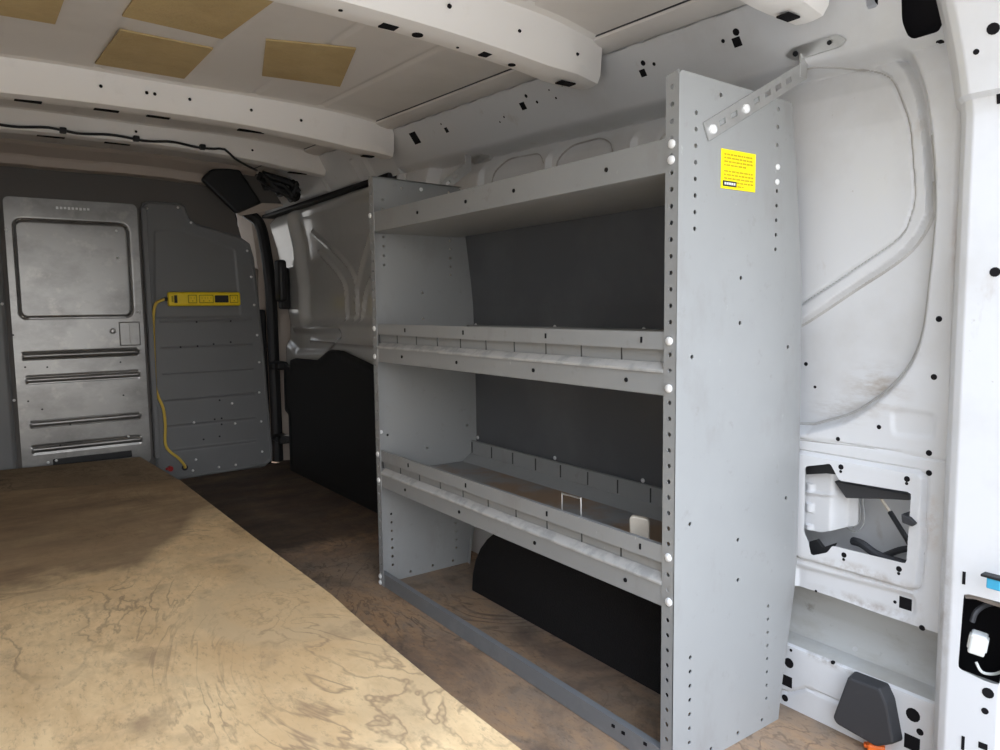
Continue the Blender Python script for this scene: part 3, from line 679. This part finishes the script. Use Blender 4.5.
# power strip with its cord
z0, z1 = BX(200, 306)[1], BX(200, 292.3)[1]; x0, x1 = BX(166, 300)[0], BX(237.5, 300)[0]
PS = thing('power_strip', ((x0 + x1) / 2, YB - .03, z0), 'long yellow power strip screwed across the bulkhead side panel', 'power strip')
YP = YB - .055
m = MB(); m.box(x0, x1, YP, YB - .018, z0, z1, .008); m.build('housing', 'yellow', PS)
zc = (z0 + z1) / 2; L_ = x1 - x0
m = MB(); m.box(x0 + L_ * .075, x0 + L_ * .115, YP - .005, YP + .002, zc - .018, zc + .018, .002); m.build('switch', 'black', PS)
m = MB(); m.box(x0 + L_ * .04, x0 + L_ * .065, YP - .002, YP + .002, zc - .014, zc + .014, .001); m.build('breaker', 'ink', PS)
for k, u in enumerate((.32, .47, .55, .90)):
    m = MB(); xx = x0 + L_ * u
    m.box(xx - .020, xx + .020, YP - .002, YP + .002, zc - .020, zc + .020, .003); so = m.build('socket', 'ink', PS)
    m = MB(); m.box(xx - .016, xx + .016, YP - .0035, YP, zc - .016, zc + .016, .003)
    m.box(xx - .008, xx - .006, YP - .004, YP, zc, zc + .010, 0, 1); m.box(xx + .006, xx + .008, YP - .004, YP, zc, zc + .010, 0, 1); m.cyl((xx, YP, zc - .009), (0, -1, 0), .003, .004, 8, 1)
    m.build('face', ['yellow', 'ink'], so)
for u in (.68, .77):
    m = MB(); xx = x0 + L_ * u; m.box(xx - .017, xx + .017, YP - .004, YP + .002, zc - .017, zc + .017, .003); m.build('socket', 'black', PS)['label'] = 'black socket cover'
m = MB(); m.cyl((x0 - .014, YB - .036, zc), (1, 0, 0), .008, .018, 10); m.build('strain_relief', 'black', PS)
pts = [(x0 - .012, YB - .036, zc)] + [(*[BX(q[0], q[1])[0]], YB - dy, BX(q[0], q[1])[1]) for q, dy in (((155, 303), .034), ((152.5, 312), .030), ((152, 322), .030), ((152.5, 345), .030), ((153.5, 372), .030), ((154, 386), .030), ((157, 396), .026), ((162, 408), .030), ((164, 425), .030), ((164, 442), .028), ((168, 450), .028), ((177, 457), .026), ((183, 464), .027), ((184, 467), .0225))]
m = MB(); m.tube(pts, .0065, 8, 0, 4); m.build('cord', 'cable', PS, smooth=True)
m = MB(); p = BX(184, 467); m.cyl((p[0], YB - .016, p[1]), (0, -1, 0), .014, .003, 14); m.build('grommet', 'black', PS)

m = MB(); m.box(-.6, 1.42, 4.40, 4.42, -.02, .80); m.box(-.6, 1.42, 4.40, 4.42, 1.18, 1.6)  # unseen cab enclosure, added to dim the daylight from the front
m.box(-.62, -.60, 3.70, 4.42, -.02, 1.6); m.box(-.6, -.36, 3.70, 3.71, -.02, 1.55)
tag(m.build('wall_front', 'cover'), 'unseen dark cab front, added to hold back daylight beyond the bulkhead', 'wall', kind='structure')
# ================================================================== RIGHT FRONT: sliding door, post, dark corner
DX = 1.255
def DQ(px, py, X=DX): return tuple(on(px, py, 'X', X)[[1, 2]])
outl = [DQ(*q) for q in ((292, 488), (283, 484), (279, 400), (277, 330), (284, 300), (270, 250), (266, 228))] 
outl = [(3.62, .0), (3.615, .5), (3.60, .72), (3.64, .98), (3.68, 1.12), (3.70, 1.215), (3.68, 1.245), (3.60, 1.258), (2.44, 1.262), (2.40, 1.24), (2.40, .0)]
outl = rounded(outl, .03)
LP = [DQ(*q) for q in ((380, 345), (338, 347), (331, 355), (322, 361), (297, 358), (294, 367), (285, 367))]
W1 = rounded([DQ(*q) for q in ((300, 324), (294, 212), (330, 202), (395, 188), (395, 320))], .06)
def doorX(Y, Z):
    X = DX + .0 * Y + np.interp(Z, [0, .6, .9, 1.1, 1.26], [.0, .0, .01, -.005, -.035])
    d, _, _ = sdf(Y, Z, W1); X = X + .040 * step(d, .026)
    rib = np.zeros(Y.shape)
    for pts in ([(312, 232), (345, 268), (352, 300), (352, 318)], [(370, 228), (356, 268), (349, 300)], [(316, 252), (338, 282), (343, 318)], [(380, 262), (362, 285), (358, 318)]):
        rib = np.maximum(rib, bead(dline(Y, Z, smooth_open([DQ(*q, DX + .02) for q in pts], 4)), .013))
    X = X - .014 * rib
    d, _, _ = sdf(Y, Z, rounded([DQ(*q) for q in ((283, 300), (290, 330), (310, 332), (337, 330), (340, 336), (325, 352), (295, 352), (284, 340))], .03)); X = X + .02 * step(d, .02)
    X = X - .012 * step(np.maximum(np.abs(Z - .655) - .005, Y - 3.3), .012)
    d, _, _ = sdf(Y, Z, outl); X = X + .03 * np.clip((d + .03) / .03, 0, 1) ** 2
    return X, Y, Z
m = MB(); sheet(m, np.arange(2.385, 3.72, .008), np.arange(-.004, 1.275, .007), doorX, outline=outl)
SD = m.build('door_1', 'door', smooth=True); tag(SD, 'glossy grey sliding side door with pressed ribs', 'sliding door', kind='structure')
lp = rounded([(2.41, .002), (2.41, .558), DQ(340, 347), DQ(331, 352), DQ(322, 360), DQ(300, 358), DQ(294.5, 360), DQ(294, 368), (3.565, .545), (3.575, .30), (3.52, .28), (3.53, .002)], .012)
m = MB(); sheet(m, np.arange(2.40, 3.60, .01), np.arange(-.004, .63, .01), lambda U, V: (1.236 - .004 * bead(np.abs(sdf(U, V, lp)[0] + .02), .012), U, V), outline=lp)
m.build('lower_panel', 'black', SD, smooth=True, solid=.006)['label'] = 'black lower liner panel'
m = MB(); a = [DQ(x, y, 1.225) for x, y in ((282, 262), (283, 300))]
m.box(1.19, 1.232, 3.455, 3.53, .835, 1.035, .014); m.box(1.215, 1.26, 3.50, 3.56, .80, 1.00, .01); m.build('handle', 'black', SD, smooth=False, bevel=.003)
for zz in (.52, .15): 
    m = MB(); m.box(1.20, 1.255, 3.56, 3.66, zz - .02, zz + .02, .008); m.cyl((1.20, 3.60, zz), (0, 1, 0), .014, .05, 10); m.build('hinge_roller', 'black', SD)
# track rail above the door
m = MB(); m.box(1.225, 1.30, 2.38, 3.78, 1.262, 1.278, .003)
tag(m.build('trim_9', 'black'), 'black slider track above the sliding door', 'rail', kind='structure')
# wall above the track up to the rail
def fw(Y, Z):
    X = np.interp(Z - railshift(Y), [1.20, 1.228, 1.352, 1.356, 1.366, 1.40], [1.25, 1.243, 1.168, 1.178, 1.16, 1.13]); 
    for yy in (2.52, 2.62, 2.95): X = X - .01 * bead(Y - yy, .02) * (Z < 1.36)
    return X, Y, Z
m = MB(); sheet(m, np.arange(2.32, 4.3, .012), np.arange(1.265, 1.50, .006), fw)
tag(m.build('trim_10', 'white', smooth=True), 'white roof rail above the sliding door', 'rail', kind='structure')
# post behind the shelving's front end
m = MB(); m.strip([(1.30, 2.32), (1.262, 2.325), (1.25, 2.35), (1.262, 2.385), (1.31, 2.39)], lambda a, b, t: (a, b, t), (0, .6, 1.0, 1.27))
tag(m.build('trim_11', 'white', smooth=True), 'white body post between shelving and sliding door', 'post', kind='structure')
# front post ahead of the sliding door, with beige trim and black seal
m = MB()
m.strip([(1.40, 3.76), (1.27, 3.80), (1.215, 3.84), (1.19, 3.93), (1.21, 4.05), (1.40, 4.10)], lambda a, b, t: (a - .10 * max(0, t - 1.0), b, t), np.linspace(0, 1.42, 24))
FP = m.build('trim_12', 'beige', smooth=True); tag(FP, 'beige trimmed front door post beside the bulkhead', 'post', kind='structure')
m = MB(); m.tube([(1.235, 3.715, .02), (1.235, 3.715, .55), (1.235, 3.72, .9), (1.232, 3.77, 1.12), (1.215, 3.80, 1.24), (1.15, 3.80, 1.29)], .028, 10, 0, 5); m.build('door_seal', 'black', FP, smooth=True)
m = MB(); m.box(1.165, 1.215, 3.74, 3.80, .0, .80, .012); m.build('lower_cover', 'black', FP)
m = MB(); m.tube([(1.185, 3.83, .62), (1.175, 3.80, .75), (1.178, 3.80, .95), (1.19, 3.83, 1.0)], .022, 10, 0, 5); m.build('grab_handle', 'beige', FP, smooth=True)
# black overhead corner by the header
t = thing('overhead_corner', (1.0, 3.60, 1.36), 'black moulded overhead trim in the corner above the bulkhead', 'trim panel')
P = [on(x, y, 'Y', 3.50) for x, y in ((201, 179), (211, 169), (238, 167), (262, 203), (237, 214))]
m = MB(); m.add([p for p in P] + [p + np.array((.012, .07, .006)) for p in P], [(4, 3, 2, 1, 0), (5, 6, 7, 8, 9)] + [(i, (i + 1) % 5, 5 + (i + 1) % 5, 5 + i) for i in range(5)]); m.build('shell', 'black', t, bevel=.012)
m = MB(); P2 = [on(x, y, 'Y', 3.52) for x, y in ((236, 213), (262, 203), (290, 204), (262, 212), (240, 216))]
m.add([p for p in P2] + [p + np.array((.05, .12, .02)) for p in P2], [(4, 3, 2, 1, 0), (5, 6, 7, 8, 9)] + [(i, (i + 1) % 5, 5 + (i + 1) % 5, 5 + i) for i in range(5)]); m.build('lower_flap', 'beige', t, bevel=.003)
m = MB(); P3 = [on(x, y, 'Y', 3.54) for x, y in ((238, 166), (268, 170), (303, 186), (306, 200), (262, 206))]
m.add([p for p in P3] + [p + np.array((.004, .03, .003)) for p in P3], [(4, 3, 2, 1, 0), (5, 6, 7, 8, 9)] + [(i, (i + 1) % 5, 5 + (i + 1) % 5, 5 + i) for i in range(5)]); m.build('backing', 'bulktop', t, bevel=.004)
t = thing('cable_bundle', (1.13, 3.35, 1.33), 'tangled black cable bundle under the end of the front roof bow', 'cable bundle')
m = MB(); rr = random.Random(7)
for k in range(9):
    base = [(262, 178), (270, 184), (280, 190), (288, 196), (294, 193), (298, 186)]
    m.tube([on(x + rr.uniform(-5, 5), y + rr.uniform(-6, 6), 'Y', 3.25 + rr.uniform(-.04, .06)) for x, y in base], .011, 7, 0, 3)
m.tube([on(x, y, 'Y', 3.24) for x, y in ((262, 174), (275, 178), (290, 183), (299, 192))], .016, 8, 0, 3)
m.build('loom', 'black', t, smooth=True)

# ================================================================== PLATFORM
PZ = .15
t = thing('cargo_deck', (.06, 1.7, 0), 'raised deck of worn tan plywood along the middle of the van', 'platform')
m = MB(); P = [(-.48, .43), (.613, .43), (.617, .80), (.614, 1.0), (.615, 1.14), (.618, 1.35), (.626, 1.55), (.616, 2.08), (.607, 2.99), (.04, 3.20), (-.48, 3.30)]
m.prism(P, lambda a, b: (a, b, PZ - .018), lambda a, b: (a, b, PZ)); m.build('top_board', 'board', t, bevel=.003)
m = MB(); P = [(-.48, 3.306), (.04, 3.206), (.606, 2.997), (.569, 3.58), (.049, 3.65), (-.48, 3.66)]
m.prism(P, lambda a, b: (a, b, PZ - .02), lambda a, b: (a, b, PZ - .002)); o = m.build('end_board', 'boardfar', t, bevel=.002); o['label'] = 'darker end board beyond the seam'
for y in (.55, 1.5, 2.5, 3.35):
    m = MB(); m.box(-.43, .54, y, y + .06, 0, PZ - .0205, .002); m.build('bearer', 'floor', t)
for x in (-.46, .54):
    m = MB(); m.box(x, x + .03, .5, 3.5, 0, PZ - .0205, .002); m.build('side_rail', 'floor', t)

# ================================================================== SHELVING
XS, Y0, Y1, FW, H = .911, .787, 1.888, .027, 1.162
SH = thing('shelving_unit', (1.08, 1.34, 0), 'grey steel shelving unit with three shelves on the right wall', 'shelving unit')
prof = [(XS, 0), (1.214, 0), (1.222, .06), (1.2565, .247), (1.2615, .306), (1.2615, .579), (1.256, .824), (1.231, 1.022), (1.213, 1.140), (1.205, 1.150)]
top = [(1.19, 1.150), (XS + .004, H), (XS, H)]
outline = prof + top
# upper corner is cut lower towards the back: follow the photograph's top edge
outline = prof[:-2] + [(1.212, 1.150), (1.206, 1.156), (XS + .006, H), (XS, H - .006)]
holes = []
def ph(px, py, r=.0038): p = on(px, py, 'Y', Y0); holes.append(circ(p[0], p[2], r, 10))
for k in range(8): ph(696.3 - k * .22, 112.5 + 16.6 * k)
for k in range(3): ph(778.5 - .6 * k, 109 + 18 * k)
for k in range(5): ph(777 - .35 * k, 191 + 14.6 * k, .0036)
for k in range(7): ph(690.3 - .15 * k, 657.5 + 14.2 * k)
for k in range(8): ph(768.2 - .25 * k, 606 + 13.2 * k, .0034)
for q in ((721, 95), (692, 357), (690, 524), (738, 540), (738, 580), (741, 278), (740, 323), (788, 347), (786, 498), (711, 749), (738, 733), (762, 720)): ph(*q)
fh = [circ((Y0 + FW * .52), z, .0040, 8) for z in np.arange(.012, 1.15, .0262)]
def endpanel(yo, s, label):
    m = MB()
    plate(m, outline, holes, .002, lambda a, b, c: (a, yo + s * (.001 + c), b))
    plate(m, [(yo, .0), (yo + s * FW, .0), (yo + s * FW, H - .004), (yo + s * .002, H)], [[(yo + s * (p[0] - Y0), p[1]) for p in c] for c in fh], .002, lambda a, b, c: (XS + .001 + c, a, b))
    # rear and top returns
    pts = prof[:-2] + [(1.212, 1.150)]
    m.strip([(0, 0), (0, .018)], lambda a, b, t: (pts[t][0] - .001, yo + s * (.001 + b), pts[t][1]), range(1, len(pts)))
    m.strip([(0, 0), (0, .020)], lambda a, b, t: (t, yo + s * (.001 + b), H - .001 - (t - XS) * .02), (XS + .004, 1.206))
    o = m.build('end_panel', 'shelf', SH); o['label'] = label; return o
EPN = endpanel(Y0, 1, 'end panel facing the rear doors'); EPF = endpanel(Y1, -1, 'end panel facing the bulkhead')
# warning sticker on the near panel
a = on(721, 149, 'Y', Y0); b = on(754.5, 192.5, 'Y', Y0)
m = MB(); sx0, sx1, sz1, sz0 = a[0], b[0], a[2] + .001, b[2]
m.box(sx0, sx1, Y0 - .0012, Y0 - .0002, sz0, sz1); 
st = m.build('warning_sticker', 'stick', EPN); st['label'] = 'yellow warning sticker'
rr = random.Random(3); m = MB()
for r in range(9):
    z = sz1 - .008 - r * .0058 - (.004 if r > 3 else 0); x = sx0 + .007
    while x < sx1 - .012 - (.02 if r in (3, 8) else 0):
        wd = rr.uniform(.004, .011); m.box(x, min(x + wd, sx1 - .006), Y0 - .0016, Y0 - .001, z - .0016, z + .0016); x += wd + .0018
st2 = MB(); st2.box(sx0 + .004, sx0 + .040, Y0 - .0017, Y0 - .0011, sz0 + .004, sz0 + .013); 
for k in range(5): st2.box(sx0 + .008 + k * .006, sx0 + .0125 + k * .006, Y0 - .0021, Y0 - .0016, sz0 + .0065, sz0 + .0105, 0, 1)
mk = MB(); mk.v, mk.f, mk.m = m.v[:], m.f[:], m.m[:]; 
mk.add(st2.v, st2.f, 1); mk.m[-len(st2.f):] = [1 + q for q in st2.m]
mk.build('sticker_print', ['ink', 'black', 'conn'], EPN)

ZT = 1.010
yi0, yi1 = Y0 + .003, Y1 - .003
def sweepY(m, pf, y0=yi0, y1=yi1, t=0): m.strip(pf, lambda a, b, y: (a, y, b), (y0, y1))
def tray(dz, label):
    m = MB(); z = lambda q: q - dz
    front = [(XS + .010, z(.752)), (XS + .003, z(.755)), (XS + .0025, z(.727)), (XS + .016, z(.7265)), (XS + .017, z(.701)), (XS + .0025, z(.691)), (XS + .0025, z(.652)), (XS + .012, z(.650))]
    back = 1.247 if dz else 1.240
    pan = [(XS + .010, z(.752)), (XS + .019, z(.752)), (XS + .020, z(.690)), (XS + .020, z(.682)), (back - .048, z(.682)), (back - .016, z(.702)), (back - .014, z(.704)), (back - .014, z(.744)), (back - .008, z(.745))]
    sweepY(m, front); sweepY(m, pan)
    m.strip([(XS + .012, z(.650)), (XS + .03, z(.660)), (back - .03, z(.660)), (back - .008, z(.70))], lambda a, b, y: (a, y, b), (yi0, yi1))
    m.strip([(XS + .0152, z(.7036)), (XS + .0008, z(.6938)), (XS - .0004, z(.6915)), (XS - .0004, z(.6885))], lambda a, b, y: (a, y, b), (Y0 + FW + .001, Y1 - FW - .001), 3)  # pale strip paints the ledge highlight along with its scuffs
    # slots between the divider tabs, holes in the hems
    for k in range(10):
        y = .925 + .1056 * k
        m.box(XS + .0150, XS + .0158, y - .0006, y + .0006, z(.702), z(.7262), 0, 2)
        if .02 < k * 1.0: m.box(back - .0165, back - .0150, y - .0006, y + .0006, z(.708), z(.740), 0, 2)
    for y in (.865, 1.12, 1.42, 1.7): m.box(XS + .0008, XS + .0018, y - .0012, y + .0012, z(.737), z(.746), 0, 1)
    for y in (.90, 1.16, 1.45, 1.72): m.cyl((XS + .002, y, z(.671)), (-1, 0, 0), .0035, .0012, 8, 1)
    o = m.build('shelf', ['shelf', 'dark', 'slit', 'worn'], SH, solid=.0015); o['label'] = label
    m = MB(); m.box(XS + .022, back - .05, yi0 + .004, yi1 - .004, z(.683), z(.6845)); m.build('tray_liner', 'shelfin', o)
    return o
tray(0, 'middle shelf with a raised front lip'); LOW = tray(.358, 'lowest shelf with a raised front lip')
m = MB(); sweepY(m, [(XS + .010, 1.060), (XS + .0025, 1.062), (XS + .0025, ZT), (XS + .008, ZT - .001), (1.200, ZT - .001), (1.216, ZT + .003), (1.216, 1.05)])
for y in (.95, 1.22, 1.40, 1.62): m.cyl((XS + .002, y, 1.035), (-1, 0, 0), .0035, .0012, 8, 1)
m2 = m.build('shelf', ['shelf', 'dark'], SH, solid=.0015); m2['label'] = 'top shelf with a plain front lip'
# back sheets
def backx(z): return float(np.interp(z, [q[1] for q in prof], [q[0] for q in prof])) - .0035
m = MB(); m.strip([(0, z) for z in (.735, .80, .87, .94, 1.030)], lambda a, z, y: (backx(z) - .002, y, z), (yi0, yi1))
m.build('back_panel', 'back', SH, solid=.0015)['label'] = 'dark upper back panel'
m = MB(); m.strip([(0, z) for z in (.375, .45, .53, .60, .672)], lambda a, z, y: (backx(z) - .002, y, z), (yi0, yi1))
m.build('back_panel', 'back', SH, solid=.0015)['label'] = 'dark lower back panel'
# base rail
m = MB(); sweepY(m, [(XS + .022, .002), (XS + .002, .002), (XS + .002, .038), (XS + .016, .0375)], Y0 + .002, Y1 - .002)
for px, py in ((613, 726), (623, 733), (645, 744)):
    p = on(px, py, 'X', XS); m.box(XS - .0002, XS + .0008, p[1] - .003, p[1] + .003, p[2] - .002, p[2] + .002, 0, 1)
BR = m.build('base_rail', ['rail', 'dark'], SH, solid=.002)
# bolts
bb = MB(); bb.dome((0, 0, 0), (-1, 0, 0), .0072, .0045, 12); first = None
def bolt(x, y, z, rot=0., sc=1.0):
    global first
    if first is None: first = o = bb.build('bolt', 'bolt', SH, smooth=True); o.matrix_parent_inverse = Matrix.Identity(4)
    else: o = first.copy(); COL.objects.link(o)
    o.location = (x - 1.08, y - 1.34, z); o.rotation_euler = (0, 0, rot); o.scale = (sc,) * 3
for px, py in ((672, 144), (671.5, 160), (669.5, 341), (669, 388.5), (668.5, 557.5), (669, 602)):
    p = on(px, py, 'X', XS); bolt(XS - .0002, p[1], p[2])
for px, py in ((369, 216), (374.5, 328.5), (375, 356.5), (378, 454), (379, 480), (380.5, 576), (380.5, 584.5)):
    p = on(px, py, 'X', XS); bolt(XS - .0002, min(p[1], Y1 - .006), max(p[2], .008), 0, 1.05)
for px, py in ((777.5, 167), (777, 182)): p = on(px, py, 'Y', Y0); bolt(p[0], Y0, p[2], math.pi / 2, .75)
for px, py in ((476, 325), (555, 327), (644, 329.5)): p = on(px, py, 'X', backx(.74) - .004); bolt(backx(max(p[2], .74)) - .004, p[1], p[2], 0, .8)
for px, py in ((478, 437.5), (555, 458), (643, 480.5)): p = on(px, py, 'X', backx(.38) - .004); bolt(backx(p[2]) - .004, p[1], p[2], 0, .8)
for px, py in ((502, 470), (638, 510)):
    p = on(px, py, 'X', backx(.36) - .03); bolt(p[0], p[1], p[2], 0, .8)
for px, py in ((421, 189.5), (381, 432)): p = on(px, py, 'Y', Y1 - .003); bolt(p[0], Y1 - .003, p[2], math.pi / 2, .8)

# brace straps from the unit to the roof rail
def strap(s, yo, a, b, wid, label, plate_y):
    t = thing('brace_strap', (a[0], yo, a[1]), label, 'brace', 'steel straps bracing the shelving')
    A = np.array(a); Bp = np.array(b); e = (Bp - A) / np.linalg.norm(Bp - A); n = np.array((-e[1], e[0])); L = np.linalg.norm(Bp - A)
    q = lambda u, v: tuple(A + e * u + n * v)
    sl = []
    k = 0; u = .045
    while u < L - .03:
        sl.append([q(u - .010, -.0045), q(u + .008, -.0045), q(u + .010, .0045), q(u - .008, .0045)]); u += .034
    m = MB(); plate(m, [q(0, -wid / 2), q(L, -wid / 2), q(L, wid / 2), q(0, wid / 2)], sl, .002, lambda x, z, c: (x, yo + c, z)); m.build('strap', 'silver', t)
    m = MB(); m.dome((q(.016, -.002)[0], yo - s * .001, q(.016, -.002)[1]), (0, -s, 0), .008, .006, 10); m.build('bolt', 'bolt', t, smooth=True)
    m = MB(); m.dome((q(.112, -.002)[0], yo - s * .001, q(.112, -.002)[1]), (0, -s, 0), .008, .006, 10); m.build('bolt', 'bolt', t, smooth=True)
    # wall bracket: plate on the rail with a tab
    x, z = b; fx = lambda y, zz: float(wallX(np.array([y]), np.array([zz]))[0][0])
    m = MB(); P = rounded([(-.058, -.002), (-.045, .008), (.040, .009), (.056, .002), (.045, -.009), (-.045, -.009)], .005)
    y_c = plate_y; zc_ = z + .028
    m.prism(P, lambda a_, b_: (fx(y_c + a_, zc_ + b_) - .006, y_c + a_, zc_ + b_), lambda a_, b_: (fx(y_c + a_, zc_ + b_) - .001, y_c + a_, zc_ + b_))
    m.box(x - .016, x + .006, yo - .002, yo + .002, z - .014, z + .032, .001)
    m.cyl((fx(y_c - .03, zc_) - .0075, y_c - .03, zc_), (-1, 0, -.6), .004, .002, 8, 1); m.cyl((fx(y_c + .035, zc_) - .0075, y_c + .035, zc_), (-1, 0, -.6), .005, .002, 8, 1); m.build('bracket', ['silver', 'black'], t)
    return t
ca = on(706, 132, 'Y', Y0 - .002); cb = on(806, 67, 'Y', Y0 - .002)
strap(1, Y0 - .0022, (ca[0], ca[2]), (1.243, 1.216), .030, 'slotted steel brace strap on the shelving end above the yellow sticker', .757)
ca = on(434, 187, 'Y', Y1 + .004); cb = on(474, 152, 'Y', Y1 + .004)
strap(-1, Y1 + .0022, (1.08, 1.10), (1.248, 1.225), .030, 'slotted steel brace strap at the shelving end near the sliding door', 1.915)

# loose things on the lowest shelf
ZP = .683 - .358 + .0022
t = thing('wire_hoop', (.945, 1.07, ZP), 'thin bent wire hoop standing on the lowest shelf', 'wire hoop')
pa = on(562, 499, 'X', .940); pb = on(581, 500, 'X', .940); zt = (pa[2] + pb[2]) / 2 + .006
m = MB(); m.tube([(.94, pa[1], ZP + .002), (.94, pa[1], zt - .008), (.94, pa[1] - .006, zt), (.94, pb[1] + .006, zt + .001), (.94, pb[1], zt - .006), (.94, pb[1], ZP + .002)], .0017, 8, 0, 2); m.build('wire', 'silver', t, smooth=True)
m = MB(); m.box(.937, .943, pb[1] - .006, pa[1] + .006, ZP, ZP + .003, .001); m.build('foot', 'silver', t)
c = on(640, 527, 'X', .985)
t = thing('divider_block', (c[0], c[1], ZP), 'worn beige rounded block standing on the lowest shelf', 'block')
m = MB(); P = rounded([(-.018, 0), (.018, 0), (.019, .083), (-.018, .078)], .010, 5)
m.prism(P, lambda a, b: (-.007, a, b), lambda a, b: (.007, a, b)); o = m.build('block_body', 'cream', t, bevel=.003); o.matrix_parent_inverse = Matrix.Identity(4); t.rotation_euler = (0, 0, .62)

# wheel arch liner under the lowest shelf
P = [(1.705, .0)]
for k in range(1, 20):
    w_ = math.pi * k / 20; c_, s_ = math.cos(w_), math.sin(w_)
    P.append((1.265 + .44 * math.copysign(abs(c_) ** .95, c_), .275 * abs(s_) ** .95))
P.append((.828, .0))
m = MB(); cx = 1.265
rings = [(1.31, 1.0), (1.125, 1.0), (1.108, .985), (1.100, .955)]
v = [(x, cx + (a - cx) * k, b * (k if b > 0 else 1)) for x, k in rings for a, b in P]; n = len(P); f = []
for j in range(len(rings) - 1): f += [(j * n + i, j * n + i + 1, (j + 1) * n + i + 1, (j + 1) * n + i) for i in range(n - 1)]
f.append(tuple(range((len(rings) - 1) * n, len(rings) * n)))
m.add(v, f); t = m.build('wheel_arch', 'liner', smooth=True); tag(t, 'black carpeted wheel arch under the lowest shelf', 'wheel arch', kind='structure')

# ================================================================== LIGHT
SKY, REAR_GLOW = 1.35, 6.0      # clear sky, and an added glow behind the van that brightens the deck
wd = bpy.data.worlds.new('sky'); S.world = wd; wd.use_nodes = True
nt = wd.node_tree; bg = nt.nodes['Background']
tc = nt.nodes.new('ShaderNodeTexCoord'); sp = nt.nodes.new('ShaderNodeSeparateXYZ'); nt.links.new(tc.outputs['Generated'], sp.inputs[0])
rp = nt.nodes.new('ShaderNodeValToRGB'); nt.links.new(sp.outputs['Z'], rp.inputs[0])
rp.color_ramp.elements[0].color = (1.0, .98, .95, 1); rp.color_ramp.elements[1].color = (.62, .76, 1.0, 1)
rp.color_ramp.elements[0].position = 0.0; rp.color_ramp.elements[1].position = .8
dt = nt.nodes.new('ShaderNodeVectorMath'); dt.operation = 'DOT_PRODUCT'; nt.links.new(tc.outputs['Generated'], dt.inputs[0]); dt.inputs[1].default_value = Vector((-.22, -.72, .66)).normalized()
hz = nt.nodes.new('ShaderNodeMapRange'); hz.interpolation_type = 'SMOOTHSTEP'; hz.inputs[1].default_value = .62; hz.inputs[2].default_value = 1.0; hz.inputs[3].default_value = 1.0; hz.inputs[4].default_value = REAR_GLOW; nt.links.new(dt.outputs['Value'], hz.inputs[0])
ml = nt.nodes.new('ShaderNodeMath'); ml.operation = 'MULTIPLY'; nt.links.new(hz.outputs[0], ml.inputs[0]); ml.inputs[1].default_value = SKY
nt.links.new(rp.outputs[0], bg.inputs['Color']); nt.links.new(ml.outputs[0], bg.inputs['Strength'])
sun = bpy.data.lights.new('sun', 'SUN'); sun.energy = 11; sun.angle = .01; sun.color = (1, .95, .88)
so = bpy.data.objects.new('sun', sun); COL.objects.link(so); so.rotation_euler = (math.radians(-32), 0, math.radians(25))
S.view_settings.view_transform = 'Standard'; S.view_settings.look = 'None'; S.view_settings.gamma = 1.0; S.view_settings.use_curve_mapping = False
S.view_settings.exposure = -0.1
S.cycles.max_bounces = 16; S.cycles.diffuse_bounces = 10; S.cycles.sample_clamp_indirect = 10
